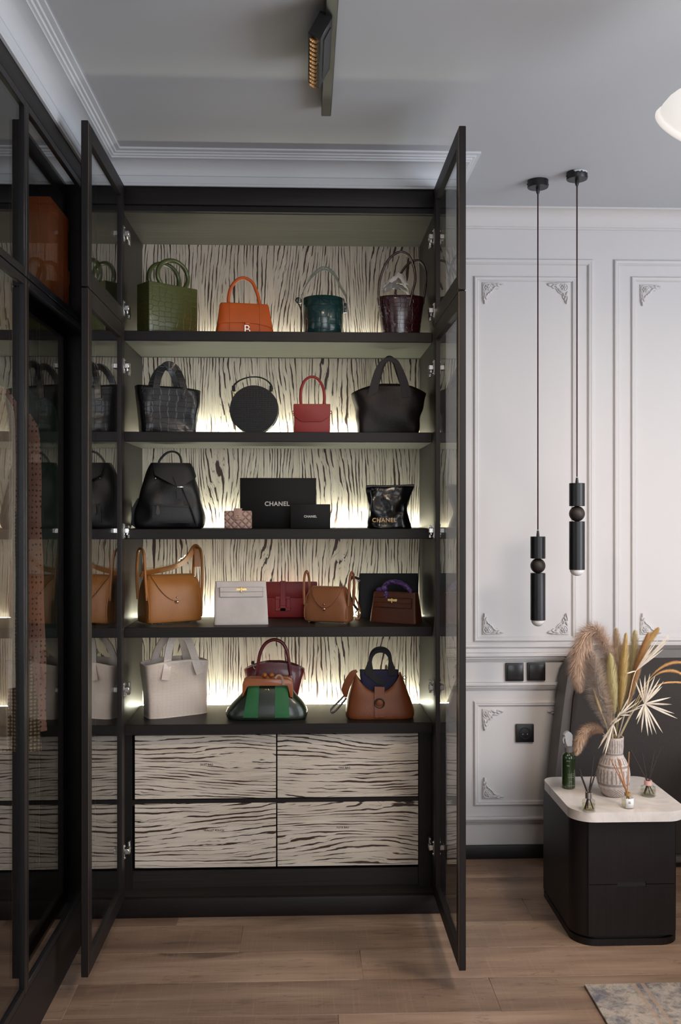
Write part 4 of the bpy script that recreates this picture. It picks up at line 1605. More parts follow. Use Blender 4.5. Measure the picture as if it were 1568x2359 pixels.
def gold_scale():
    m, t, b = nt('gold_scale_brocade')
    br = t.nodes.new('ShaderNodeTexVoronoi')
    br.inputs['Scale'].default_value = 1.0
    br.inputs['Randomness'].default_value = 0.15
    t.links.new(coords(t, (105, 0, 95)), br.inputs['Vector'])
    f = ramp(t, br.outputs['Distance'], [(0.30, (0, 0, 0)), (0.42, (1, 1, 1))])
    t.links.new(mixc(t, f, (0.80, 0.58, 0.30), (0.10, 0.06, 0.03)), b.inputs['Base Color'])
    b.inputs['Roughness'].default_value = 0.5
    return m


garment('coat', 'long beige coat hanging behind the glass at the far left edge', 'coat', 2.66, -0.815, -1.22, 1.84, 0.75, 0.07, mat('beige_wool', (0.50, 0.36, 0.26), 0.9, kind='fabric', k=0.4), 1)
garment('dress', 'long pink dress with small dark spots behind the wardrobe glass', 'dress', 2.90, -0.80, -1.20, 1.80, 0.74, 0.04, dotted(), 2, 0.025)
garment('dress', 'narrow gold scale-patterned dress behind the wardrobe glass', 'dress', 2.83, -0.885, -1.10, 1.80, 0.70, 0.035, gold_scale(), 3, 0.112)
garment('dress', 'long cream dress hanging between the beige coat and the gold dress', 'dress', 2.745, -0.825, -1.2, 1.82, 0.90, 0.05, mat('cream_crepe', (0.72, 0.64, 0.52), 0.8, kind='fabric', k=0.4), 5)
garment('jacket', 'dark green jacket hanging behind the pink spotted dress', 'jacket', 3.02, -0.775, -1.24, 1.84, 1.0, 0.07, mat('bottle_green_cloth', (0.008, 0.040, 0.024), 0.7, kind='fabric', k=0.4), 4)
m_orange_box = mat('orange_card', (0.80, 0.17, 0.03), 0.5, kind='paint')
bx0 = 2.0225
for hgt, y0, x1, lb in ((0.190, 3.02, -0.795, 'orange gift box, the lower one of the stack behind the wardrobe glass'), (0.180, 3.03, -0.80, 'orange gift box, the upper one of the stack behind the wardrobe glass')):
    o = empty('gift_box', (x1 - 0.05, y0 + 0.12, bx0), 0, lb, 'box', 'orange gift boxes')
    obj('box_base', bx(-0.048, 0.048, -0.118, 0.118, 0.0, hgt - 0.03, bev=0.002), m_orange_box, o)
    obj('lid', bx(-0.05, 0.05, -0.12, 0.12, hgt - 0.045, hgt - 0.001, bev=0.002), m_orange_box, o)
    bx0 += hgt

# ================================================================== handbags
Z1, Z2, Z3, Z4, Z5 = SHZ
m_silver = mat('polished_silver', (0.80, 0.78, 0.76), 0.18, metal=1.0, kind='paint')
m_goldprint = mat('gold_print', (0.42, 0.26, 0.10), 0.4, metal=0.6, kind='paint')
m_stitch = mat('dark_seam', (0.010, 0.008, 0.008), 0.6, kind='paint')


def ring_bm(c, r, t, axis='y', seg=24):
    bm = bmn()
    pts = []
    for k in range(seg):
        a = 2 * math.pi * k / seg
        u, v = r * math.cos(a), r * math.sin(a)
        pts.append(Vector(c) + (Vector((u, 0, v)) if axis == 'y' else Vector((0, u, v)) if axis == 'x' else Vector((u, v, 0))))
    return tube(bm, pts, t, 8, closed=True, sm=0)


def arch(x0, x1, z0, top, y, n=14, k=1.0):
    """pointed-round handle path between two feet"""
    cx, rx = (x0 + x1) / 2, (x1 - x0) / 2
    return [(cx - rx * math.cos(math.pi * i / n) * (1 + 0.0 * k), y, z0 + (top - z0) * math.sin(math.pi * i / n) ** 0.85) for i in range(n + 1)]


# ---- top shelf
# olive box bag
c = at(343, 700, 3.405)
th = R(40)
W_, D_, H_ = 0.205, 0.085, 0.186
gx = c.x + W_ / 2 * math.cos(th) - D_ / 2 * math.sin(th)
gy = c.y + W_ / 2 * math.sin(th) + D_ / 2 * math.cos(th)
B = Bag('box_handbag', 'olive green crocodile box bag with two ring handles', 'handbag', 0, Z1, gy, 40, X=gx)
m_olive = mat('olive_croc', (0.105, 0.115, 0.030), 0.3, coat=0.25, kind='croc', k=0.9)
obj('body', bx(-W_ / 2, W_ / 2, -D_ / 2, D_ / 2, 0, H_, bev=0.004, seg=3), m_olive, B.root)
m_olive_h = mat('olive_patent', (0.085, 0.105, 0.028), 0.22, coat=0.5, kind='grain')
for y in (-0.030, 0.030):
    pts = [(0.004 + 0.064 * math.cos(R(a)), y, H_ + 0.034 + 0.056 * math.sin(R(a))) for a in range(-40, 221, 20)]
    obj('ring_handle', tube(bmn(), pts, 0.0082, 12, sm=3), m_olive_h, B.root)

# orange hourglass bag
B = Bag('flap_handbag', 'bright orange top-handle bag with silver clasp on the top shelf', 'handbag', 561, Z1, 3.465, 10)
m_or = mat('orange_leather', (0.72, 0.125, 0.010), 0.42, kind='grain')
rw = B.rows([(None, 497, 627, -0.045, 0.045, 9), (765, 497, 627, -0.044, 0.044, 9), (735, 502, 622, -0.038, 0.038, 9), (706, 506, 617, -0.029, 0.029, 9), (702, 508, 615, -0.025, 0.025, 7)])
obj('body', body(bmn(), rw), m_or, B.root)
fs = surf(rw, 0.0015)
poly = [B.Q(a, b, -0.035) for a, b in ((506, 700), (560, 703), (617, 709), (627, 757), (612, 752), (590, 747), (560, 744), (530, 744), (502, 746))]
poly = [(min(max(x, rw[-1][1] - 0.012), rw[-1][2] + 0.012), min(z, rw[-1][0] - 0.001)) for x, z in poly]
obj('flap', patch(bmn(), poly, fs, 0.003), m_or, B.root)
p1, p2 = B.P(528, 706, 0), B.P(597, 706, 0)
hp = [B.P(a, b, 0) for a, b in ((528, 706), (526, 690), (531, 665), (545, 646), (562, 640.5), (580, 650), (590, 670), (596, 690), (598, 706))]
obj('handle', tube(bmn(), hp, 0.0062, 12), m_or, B.root)
q = B.P(569, 757, -0.050)
text_part('clasp', 'B', 0.044, m_silver, B.root, (q.x, -0.049, q.z - 0.004), th=0.0016, bold=-0.0004)
tb = B.P(569, 746, -0.04)
obj('clasp_tab', bx(tb.x - 0.009, tb.x + 0.009, -0.050, -0.040, tb.z - 0.006, tb.z + 0.006, bev=0.002), m_or, B.root)
for pxs in (528, 597):
    x = B.P(pxs, 720, -0.035).x
    obj('seam', patch(bmn(), [(x - 0.0006, 0.012), (x + 0.0006, 0.012), (x + 0.0006, rw[-1][0] - 0.004), (x - 0.0006, rw[-1][0] - 0.004)], lambda X, Z: fs(X, Z) - 0.0026, 0.0006, 6), mat('orange_stitch', (0.30, 0.05, 0.004), 0.6, kind='paint'), B.root)

# teal bucket
B = Bag('bucket_bag', 'round teal bucket bag with a wide arched strap on the top shelf', 'handbag', 744, Z1, 3.455, 0)
m_teal = mat('teal_croc', (0.010, 0.050, 0.048), 0.25, coat=0.5, kind='croc', k=0.75)
ztop = B.P(744, 679, -0.072).z
r0 = (B.P(790, 720, 0).x - B.P(698, 720, 0).x) / 2
xm = (B.P(790, 720, 0).x + B.P(698, 720, 0).x) / 2
bm = lathe(bmn(), [(r0 * 0.96, 0), (r0 * 0.99, 0.003), (r0, ztop * 0.5), (r0 * 1.0, ztop)], 56, (xm, 0, 0), True, False)
obj('body', bm, m_teal, B.root, solid=0.003)
hp = [B.P(a, b, 0) for a, b in ((689, 700), (693, 682), (705, 655), (722, 632), (745, 618), (768, 630), (784, 660), (797, 684), (796, 704))]
bm = strap(bmn(), hp, 0.030, 0.003, axis=(1, 0, 0), sm=6)
bmesh.ops.rotate(bm, verts=bm.verts[:], cent=(0, 0, 0), matrix=Matrix.Identity(3))


def band(pts, wd, th, sm=6):
    """strap whose width lies along y (depth)"""
    P = spline(pts, sm)
    n = len(P)
    rings = []
    for i in range(n):
        t = (P[min(i + 1, n - 1)] - P[max(i - 1, 0)]).normalized()
        nn = t.cross(Vector((0, 1, 0))).normalized() * th / 2
        s = Vector((0, wd / 2, 0))
        rings.append([P[i] + s + nn, P[i] + s - nn, P[i] - s - nn, P[i] - s + nn])
    return loft(bmn(), rings)


bm.free()
obj('strap_handle', band(hp, 0.046, 0.003), m_teal, B.root)
q = B.P(687, 692, -0.005)
obj('buckle', ring_bm(q, 0.009, 0.0028, 'y', 16), mat('dark_pewter', (0.06, 0.05, 0.045), 0.35, metal=1.0, kind='paint'), B.root)
obj('buckle_tab', bx(q.x - 0.004, q.x + 0.012, -0.012, 0.012, q.z - 0.010, q.z + 0.004, bev=0.002), m_teal, B.root)
obj('hanging_strap', tube(bmn(), [B.P(688, 700, -0.01), B.P(693, 715, -0.014), B.P(695, 740, -0.016), B.P(693.5, 772, -0.016)], 0.0024, 8), m_black, B.root)
q = B.P(796, 702, 0)
obj('strap_anchor', bx(q.x - 0.008, q.x + 0.004, -0.014, 0.014, q.z - 0.03, q.z + 0.004, bev=0.002), m_teal, B.root)

# burgundy bucket
B = Bag('bucket_bag', 'dark burgundy crocodile bucket bag stuffed with white paper', 'handbag', 922, Z1, 3.46, 0)
m_burg = mat('burgundy_croc_patent', (0.040, 0.007, 0.010), 0.2, coat=0.8, kind='croc', k=1.1)
rw = B.rows([(None, 880, 965, -0.050, 0.050, 2.4), (764, 878, 967, -0.052, 0.052, 2.4), (725, 873, 972, -0.058, 0.058, 2.4), (688, 867, 977, -0.062, 0.062, 2.4)])
obj('body', body(bmn(), rw, cap=False), m_burg, B.root, solid=0.003)
m_burg_h = mat('burgundy_patent', (0.040, 0.008, 0.010), 0.2, coat=0.7, kind='grain')
hp = [B.P(a, b, -0.056) for a, b in ((874, 705), (872, 672), (876, 640), (888, 608), (906, 587), (925, 580.5), (942, 590), (953, 616), (956, 645), (950, 672), (943, 705))]
obj('handle', tube(bmn(), hp, 0.0046, 10), m_burg_h, B.root)
hp = [B.P(a, b, 0.050) for a, b in ((908, 700), (912, 665), (922, 632), (940, 608), (958, 600), (972, 606), (980, 628), (980, 655), (974, 700))]
obj('handle', tube(bmn(), hp, 0.0046, 10), m_burg_h, B.root)
bm = bmn()
g = []
for i in range(13):
    row = []
    for j in range(17):
        u, v = j / 16, i / 12
        x = B.P(880 + 78 * u, 0, 0).x
        hgt = 0.040 + 0.075 * (1 - v * 0.2) * math.sin(math.pi * min(1, u * 0.9 + 0.12)) ** 0.8 * (0.45 + 0.55 * math.sin(math.pi * (0.15 + 0.7 * v)))
        nz = noise.noise(Vector((u * 4.2, v * 4.0, 2.2))) * 0.026 + noise.noise(Vector((u * 10, v * 9, 5.0))) * 0.010
        ptop = rw[-1][0]
        zz = ptop - 0.030 + hgt * (0.95 if u < 0.55 else 1.28 - 0.6 * u) + nz
        row.append(bm.verts.new((x, -0.042 + 0.084 * v, zz)))
    g.append(row)
for i in range(12):
    for j in range(16):
        bm.faces.new((g[i][j], g[i][j + 1], g[i + 1][j + 1], g[i + 1][j]))
tp = obj('tissue_paper', bm, mat('white_tissue', (0.80, 0.76, 0.73), 0.8, kind='soft'), loc=B.loc, ang=25, solid=0.0006)
tag(tp, 'crumpled white tissue paper sticking out of the burgundy bucket bag', 'paper')

# ---- second shelf
m_blk_croc = mat('black_croc', (0.0055, 0.0055, 0.006), 0.3, coat=0.12, kind='croc', k=0.8, spec=0.4)
B = Bag('tote_bag', 'shiny black crocodile tote at the left of the second shelf', 'handbag', 388, Z2, 3.475, 20)
rw = [(0.0, -0.098, 0.092, -0.050, 0.050, 6), (0.006, -0.101, 0.095, -0.052, 0.052, 6), (0.06, -0.106, 0.100, -0.052, 0.052, 5), (0.12, -0.113, 0.110, -0.052, 0.052, 5), (0.166, -0.118, 0.116, -0.052, 0.052, 4)]


def tote_warp(p, u, f):
    p = p.copy()
    p.z -= 0.006 * f * (u + 0.4) * abs(u)
    d = noise.noise(Vector((p.x * 18, p.y * 10, p.z * 18 + 4))) * 0.010 * (1 - 0.4 * f)
    p.y += d
    p.x += noise.noise(Vector((p.y * 20, p.z * 16, 1.5))) * 0.006 * f
    return p


obj('body', body(bmn(), rw, cap=False, warp=tote_warp), m_blk_croc, B.root, solid=0.003)
for y in (-0.054, 0.054):
    pts = [(-0.058, y - 0.002 * (y < 0), 0.120), (-0.054, y, 0.165), (-0.044, y * 0.9, 0.205), (-0.022, y * 0.7, 0.240), (0.002, y * 0.6, 0.246), (0.024, y * 0.7, 0.226), (0.040, y * 0.9, 0.180), (0.050, y, 0.125)]
    obj('strap_handle', strap(bmn(), pts, 0.024, 0.004, axis=(0, 1, 0)), m_blk_croc, B.root)

# round bag
B = Bag('round_bag', 'round black textured bag with a thin arched handle', 'handbag', 585.5, Z2, 3.47, 0)
cz = B.P(585, 943, -0.03).z
rr = 55 * 3.44 / FPX
poly = [(rr * math.cos(2 * math.pi * k / 64), max(cz + rr * math.sin(2 * math.pi * k / 64), 0.0)) for k in range(64)]
pp = []
for v in poly:
    if not pp or (abs(v[0] - pp[-1][0]) + abs(v[1] - pp[-1][1])) > 0.003:
        pp.append(v)
m_blk_round = mat('black_stamped_leather', (0.0045, 0.0045, 0.0045), 0.4, spec=0.35, kind='croc', k=2.2)
obj('body', prism(bmn(), pp, -0.032, 0.032, bev=0.006, seg=3), m_blk_round, B.root, ang=50)
bm = tube(bmn(), [(rr * 1.0 * math.cos(R(a)), 0, cz + rr * 1.0 * math.sin(R(a))) for a in range(-40, 221, 10)], 0.003, 8, sm=2)
obj('zip', bm, m_black, B.root)
hp = [B.P(a, b, 0) for a, b in ((537, 897), (540, 886), (553, 876), (570, 870), (585, 868.5), (600, 870), (615, 877), (624, 887), (627, 897))]
obj('handle', tube(bmn(), hp, [0.0042, 0.0028, 0.0028, 0.0028, 0.0042], 10), m_blk_round, B.root)
for a, b, s in ((538, 896, -1), (624, 896, 1)):
    q = B.P(a, b, 0)
    obj('handle_clasp', bx(q.x - 0.006, q.x + 0.006, -0.005, 0.005, q.z - 0.010, q.z + 0.012, bev=0.002), m_blk_round, B.root)
    q = B.P(a + 3 if s < 0 else a - 3, b + 8, 0)
    obj('gold_ring', ring_bm(q, 0.006, 0.0013, 'y', 16), m_gold, B.root)
q = B.P(529, 946, 0)
obj('side_loop', ring_bm((q.x, 0, q.z), 0.006, 0.0016, 'x', 14), m_silver, B.root)

# red box bag
B = Bag('flap_handbag', 'small red box bag with a tall arched handle', 'handbag', 718, Z2, 3.455, 0)
m_red = mat('red_leather', (0.30, 0.022, 0.016), 0.42, kind='grain')
xl, xr3 = B.P(677, 960, -0.036).x, B.P(760, 960, -0.036).x
zt = B.P(718, 932, -0.036).z
obj('body', bx(xl, xr3, -0.036, 0.036, 0, zt, bev=0.004, seg=3), m_red, B.root)
poly = [B.Q(a, b, -0.039) for a, b in ((675.5, 931.5), (760.5, 931.5), (760.5, 958), (741, 971.5), (694, 971.5), (675.5, 958))]
obj('flap', prism(bmn(), poly, -0.041, -0.0355, bev=0.0012, seg=2), m_red, B.root)
obj('flap_top', bx(xl - 0.0005, xr3 + 0.0005, -0.041, 0.0365, zt - 0.002, zt + 0.002, bev=0.0015), m_red, B.root)
hp = [B.P(a, b, 0) for a, b in ((694, 938), (692, 918), (694, 895), (703, 876), (718, 868.5), (733, 875), (744, 894), (747, 918), (745, 938))]
obj('handle', tube(bmn(), hp, 0.0055, 12), m_red, B.root)
for a in (676, 761):
    q = B.P(a, 950, 0)
    obj('side_ring', ring_bm((q.x, 0, q.z), 0.005, 0.0014, 'y', 14), m_red, B.root)

# dark tote, right
B = Bag('tote_bag', 'soft near-black burgundy tote at the right of the second shelf', 'handbag', 893, Z2, 3.475, 0)
m_aub = mat('aubergine_leather', (0.0085, 0.0042, 0.0050), 0.42, kind='grain', k=0.5, spec=0.28)
rw = B.rows([(None, 824, 962, -0.052, 0.052, 5), (990, 823, 964, -0.054, 0.054, 5), (960, 820, 966, -0.056, 0.056, 4.5), (930, 814, 974, -0.052, 0.052, 4), (908, 809, 981, -0.046, 0.046, 3.6)])


def tote2(p, u, f):
    p = p.copy()
    p.z += 0.034 * (1 - u * u) * f ** 3
    d = noise.noise(Vector((p.x * 14 + 3, p.y * 6, p.z * 14))) * 0.012
    p.y += d
    p.x += noise.noise(Vector((p.y * 12 + 8, p.z * 22, 7.5))) * 0.008 * (0.3 + 0.7 * math.sin(math.pi * f))
    return p


obj('body', body(bmn(), rw, cap=False, warp=tote2), m_aub, B.root, solid=0.003)
for y in (-0.052, 0.046):
    ks = 0 if y < 0 else 4
    hp = [B.P(a, b, y) for a, b in ((857, 915), (862, 890), (870 + ks, 856), (880 + ks, 836), (896, 828 - ks), (912 - ks, 834), (922 - ks, 856), (932, 890), (936, 915))]
    obj('strap_handle', strap(bmn(), hp, 0.024, 0.004, axis=(0, 1, 0), widths=[0.034, 0.030, 0.018, 0.015, 0.018, 0.030, 0.034]), m_aub, B.root)

# ---- third shelf
m_blk = mat('black_calf', (0.0055, 0.0055, 0.006), 0.36, spec=0.4, kind='grain')
B = Bag('backpack', 'black leather backpack with a flap and front zip pocket', 'backpack', 391, Z3, 3.485, 8)
rw = B.rows([(None, 322, 462, -0.060, 0.055, 4), (1212, 314, 468, -0.072, 0.062, 3.5), (1190, 310, 471, -0.078, 0.064, 3.2), (1150, 319, 463, -0.072, 0.060, 3.2), (1110, 331, 453, -0.058, 0.052, 3.4), (1080, 342, 446, -0.044, 0.042, 4), (1067, 348, 438, -0.036, 0.034, 4)])
obj('body', body(bmn(), rw, sub=7, warp=wrinkle(0.012, 16, 3.0)), m_blk, B.root)
fs = surf(rw, 0.006)
m_blk2 = mat('black_smooth_flap', (0.0065, 0.0065, 0.0078), 0.45, spec=0.4, kind='grain', k=1.5)
poly = [B.Q(a, b, -0.045) for a, b in ((352, 1066.5), (436, 1067.5), (447, 1079), (452, 1097), (450, 1101), (425, 1117), (412, 1121), (402, 1119), (372, 1103), (356, 1094))]
obj('flap', patch(bmn(), poly, fs, 0.006, 16), m_blk2, B.root)
fq = surf(rw, 0.009)
poly = [B.Q(a, b, -0.06) for a, b in ((356, 1160), (446, 1166), (446, 1170), (356, 1164.5))]
zp = obj('zip_pocket', patch(bmn(), [B.Q(a, b, -0.07) for a, b in ((352, 1161), (450, 1167), (454, 1205), (350, 1205))], surf(rw, 0.004), 0.003, 12), m_blk, B.root)
obj('zip', patch(bmn(), poly, fq, 0.0018, 10), m_stitch, zp)
q = B.P(363, 1165, -0.092)
obj('zip_pull', prism(bmn(), [(q.x - 0.003, q.z), (q.x + 0.004, q.z), (q.x + 0.008, q.z - 0.026), (q.x + 0.001, q.z - 0.034), (q.x - 0.006, q.z - 0.026)], lambda X, Z: fq(X, Z) - 0.006, lambda X, Z: fq(X, Z) - 0.001), mat('brown_pull', (0.045, 0.030, 0.028), 0.4, kind='grain'), B.root)
poly = [B.Q(a, b, -0.06) for a, b in ((398, 1098), (422, 1098), (417, 1118), (420, 1150), (407, 1150), (406, 1118))]
obj('clasp_tab', patch(bmn(), poly, surf(rw, 0.0135), 0.003, 10), m_blk2, B.root)
q = B.P(415, 1122, -0.085)
ys = surf(rw, 0.018)(q.x, q.z)
obj('clasp', bx(q.x - 0.010, q.x + 0.010, ys - 0.004, ys + 0.003, q.z - 0.0022, q.z + 0.0022, bev=0.001), m_silver, B.root)
s2 = surf(rw, 0.012)
hp = []
for a, b in ((420, 1124), (428, 1145), (440, 1172), (449, 1198), (452, 1212)):
    v = B.P(a, b, -0.07)
    hp.append((v.x, s2(v.x, v.z) - 0.002, v.z))
obj('drawstring', tube(bmn(), hp, 0.0030, 8), m_blk2, B.root)
hp = [B.P(a, b, 0.012) for a, b in ((364, 1074), (368, 1060), (382, 1045), (397, 1040.5), (411, 1046), (417, 1060), (417, 1076))]
obj('top_handle', tube(bmn(), hp, 0.0042, 10), m_blk, B.root)
q = B.P(358, 1102, -0.052)
obj('snap', ball(bmn(), (q.x, fs(q.x, q.z) - 0.002, q.z), 0.003, 10, 8), m_silver, B.root)
hp = [B.P(a, b, 0.05) for a, b in ((322, 1150), (306, 1180), (304, 1200), (318, 1214))]
obj('shoulder_strap', strap(bmn(), hp, 0.018, 0.004, axis=(0, 1, 0)), m_blk, B.root)

# quilted wallet
def quilt(name, col):
    m, t, b = nt(name)
    tc = t.nodes.new('ShaderNodeTexCoord')
    sp = t.nodes.new('ShaderNodeSeparateXYZ')
    t.links.new(tc.outputs['Object'], sp.inputs[0])
    u = mathn(t, 'MULTIPLY', mathn(t, 'ADD', sp.outputs[0], sp.outputs[2]), 38.0)
    v = mathn(t, 'MULTIPLY', mathn(t, 'SUBTRACT', sp.outputs[0], sp.outputs[2]), 38.0)
    f = mathn(t, 'MINIMUM', mathn(t, 'ABSOLUTE', mathn(t, 'SUBTRACT', mathn(t, 'FRACT', u), 0.5)), mathn(t, 'ABSOLUTE', mathn(t, 'SUBTRACT', mathn(t, 'FRACT', v), 0.5)))
    h = ramp(t, f, [(0.0, (0, 0, 0)), (0.25, (1, 1, 1))])
    t.links.new(mixc(t, h, tuple(c * 0.6 for c in col), col), b.inputs['Base Color'])
    b.inputs['Roughness'].default_value = 0.38
    bump(t, b, h, 0.8, 0.003)
    return m


B = Bag('wallet', 'small pale pink quilted wallet on the third shelf', 'wallet', 548, Z3, 3.42, 0)
m_pq = quilt('pink_quilted_leather', (0.52, 0.34, 0.28))
xl, xr3, zt = B.P(516.5, 1200, 0).x, B.P(580, 1200, 0).x, B.P(548, 1176.5, 0).z
obj('body', bx(xl, xr3, -0.014, 0.014, 0, zt, bev=0.005, seg=3), m_pq, B.root)
m_pk = mat('pink_pale_leather', (0.50, 0.32, 0.26), 0.4, kind='grain')
poly = [B.Q(a, b, -0.016) for a, b in ((538, 1172), (557, 1172), (558, 1192), (555, 1197), (548, 1198.5), (541, 1197), (538.5, 1192))]
tb = obj('closure_tab', prism(bmn(), poly, -0.0185, -0.0135, bev=0.001, seg=2), m_pk, B.root)
obj('closure_tab_top', bx(poly[0][0], poly[1][0], -0.0185, 0.013, poly[0][1] - 0.002, poly[0][1] + 0.0015, bev=0.001), m_pk, B.root)
q = B.P(548, 1190, -0.02)
for s in (-1, 1):
    pts = [(q.x + s * (-0.0012) + s * 0.0035 * math.cos(R(a)) * 1.0, -0.0192, q.z + 0.0035 * math.sin(R(a))) for a in range(50, 311, 26)]
    obj('emblem', tube(bmn(), pts, 0.0006, 6, sm=2), m_gold, tb)

# black gift boxes
m_card = mat('black_card', (0.0060, 0.0056, 0.0056), 0.55, spec=0.25, kind='paint')
m_wprint = mat('white_print', (0.72, 0.70, 0.68), 0.5, kind='paint')


def giftbox(label, x0, x1, y0, Y, d, tx, ty, tw):
    B = Bag('gift_box', label, 'box', (x0 + x1) / 2, Z3, Y, 0, 'black gift boxes')
    a, b, zt = B.P(x0, 1180, 0).x, B.P(x1, 1180, 0).x, B.P(tx, y0, 0).z
    obj('box_base', bx(a + 0.0012, b - 0.0012, 0.010, d, 0, zt - 0.0012, bev=0.001, seg=1), m_card, B.root)
    obj('lid', bx(a, b, 0, d * 0.55, 0.0003, zt, bev=0.0015), m_card, B.root)
    q = B.P(tx, ty, 0)
    wpx = (B.P(tx + tw / 2, ty, 0).x - B.P(tx - tw / 2, ty, 0).x)
    t = text_part('lettering', 'CHANEL', wpx / 4.05, m_wprint, B.root, (q.x, -0.0006, q.z), th=0.0004, bold=0.0006 * wpx / 0.09, sp=1.08)
    t['label'] = 'white capital lettering'


giftbox('large flat black gift box with white lettering standing on the third shelf', 552.5, 728, 1101, 3.56, 0.07, 638, 1161, 57)
giftbox('smaller black gift box with white lettering, in front of the large one', 669, 760.5, 1161.5, 3.44, 0.05, 714.5, 1190, 29.5)

# drawstring bag
B = Bag('drawstring_bag', 'crinkled black leather pouch bag with gold lettering on the third shelf', 'handbag', 896, Z3, 3.47, 0)
m_gl = mat('black_crinkled_leather', (0.005, 0.005, 0.0055), 0.24, coat=0.1, kind='soft', k=1.4)
rw = B.rows([(None, 848, 945, -0.040, 0.040, 3), (1214, 844, 947, -0.045, 0.045, 3), (1195, 847, 942, -0.046, 0.046, 2.6), (1170, 847, 938, -0.042, 0.042, 2.6), (1145, 846, 945, -0.034, 0.034, 2.8), (1124, 843, 953, -0.026, 0.026, 3), (1118, 843, 953, -0.024, 0.024, 3)])
obj('body', body(bmn(), rw, sub=7, warp=wrinkle(0.014, 24, 9.0)), m_gl, B.root)
bm = tube(bmn(), [B.P(a, b, -0.026) for a, b in ((843, 1122), (860, 1120), (885, 1121), (910, 1120), (935, 1119), (953, 1119))], [0.006, 0.0045, 0.005, 0.0045, 0.006], 10)
obj('gathered_rim', bm, m_gl, B.root)
q = B.P(884.5, 1198.5, -0.05)
t = text_part('lettering', 'CHANEL', 0.0212, m_goldprint, B.root, (q.x, -0.0585, q.z), th=0.0006, bold=0.0002, sp=1.1)
t['label'] = 'gold capital lettering'
hp = [B.P(a, b, -0.046) for a, b in ((852, 1130), (855, 1150), (852, 1175))]
obj('cord', tube(bmn(), hp, 0.0022, 8), m_gl, B.root)

# ---- fourth shelf
m_tan = mat('cognac_leather', (0.37, 0.145, 0.032), 0.38, kind='grain')


def corner_bag(name, label, px, Y0, Z, deg, w, d, near):
    """bag placed by its nearest lower corner; near = -1 left, +1 right"""
    t = R(deg)
    c = at(px, CY, Y0)
    lx, ly = -near * w / 2, d / 2
    X = c.x + lx * math.cos(t) - ly * math.sin(t)
    Y = c.y + lx * math.sin(t) + ly * math.cos(t)
    return Bag(name, label, 'handbag', 0, Z, Y, deg, X=X)


def lindy(B, m, w, d, h, hw, loop, mh, wtop=0.86, feet=True, fl=0.5):
    rows_ = [(0.006, -w * 0.485, w * 0.485, -d * 0.44, d * 0.44, 7), (0.014, -w * 0.5, w * 0.5, -d * 0.49, d * 0.49, 7), (h * 0.4, -w * 0.50, w * 0.50, -d * 0.5, d * 0.5, 7),
             (h * 0.75, -w * 0.5 * (wtop + 0.08), w * 0.5 * (wtop + 0.08), -d * 0.42, d * 0.42, 4.5), (h * 0.95, -w * 0.5 * wtop, w * 0.5 * wtop, -d * 0.26, d * 0.26, 4), (h, -w * 0.46 * wtop, w * 0.46 * wtop, -d * 0.17, d * 0.17, 4)]
    obj('body', body(bmn(), rows_, sub=6), m, B.root)
    s = surf(rows_, 0.002)
    # curved flap
    poly = [(-w * 0.43 * wtop, h * 0.995)]
    for k in range(13):
        f = k / 12
        poly.append((-w * 0.42 * wtop + w * 0.84 * wtop * f, h * (0.93 - (fl + 0.03) * math.sin(math.pi * f) ** 0.75)))
    poly.append((w * 0.43 * wtop, h * 0.995))
    obj('flap', patch(bmn(), poly, s, 0.0035, 14), m, B.root)
    # piped side seams
    for sg in (-1, 1):
        pts = [(sg * w * 0.478, s(sg * w * 0.478, z) - 0.0002, z) for z in [0.02 + (h * 0.9 - 0.02) * k / 8 for k in range(9)]]
        pts = [(x if z < h * 0.7 else sg * w * (0.478 - 0.06 * (z / h - 0.7) / 0.25 * (1 - wtop) * 6), y, z) for x, y, z in pts]
        pts = [(x, s(x, z) - 0.0002, z) for x, y, z in pts]
        obj('piping', tube(bmn(), pts, 0.0022, 8), m, B.root)
    # side handles
    for sg in (-1, 1):
        x = sg * w * 0.5
        pts = [(x * 0.99, -d * 0.34, h * 0.50), (x * 1.03, -d * 0.33, h * 0.9), (x * 1.04, -d * 0.24, loop - 0.020), (x * 1.04, 0, loop), (x * 1.04, d * 0.24, loop - 0.020), (x * 1.03, d * 0.33, h * 0.9), (x * 0.99, d * 0.34, h * 0.5)]
        obj('side_handle', tube(bmn(), pts, hw, 12), m, B.root)
    # turn lock
    zc = h * (0.90 - fl)
    yy = s(0, zc)
    lk = obj('turn_lock', ball(bmn(), (0, yy - 0.007, zc - 0.004), 0.0055, 14, 10, (1, 0.8, 1)), mh, B.root)
    obj('lock_stud', ball(bmn(), (0, yy - 0.006, zc + 0.013), 0.003, 10, 8), mh, lk)
    if feet:
        for fx in (-0.4, 0.4):
            for fy in (-0.32, 0.32):
                obj('foot', lathe(bmn(), [(0.003, 0.0), (0.004, 0.002), (0.003, 0.008), (0, 0.008)], 10, (fx * w, fy * d, 0)), m_silver, B.root)
    return rows_, s


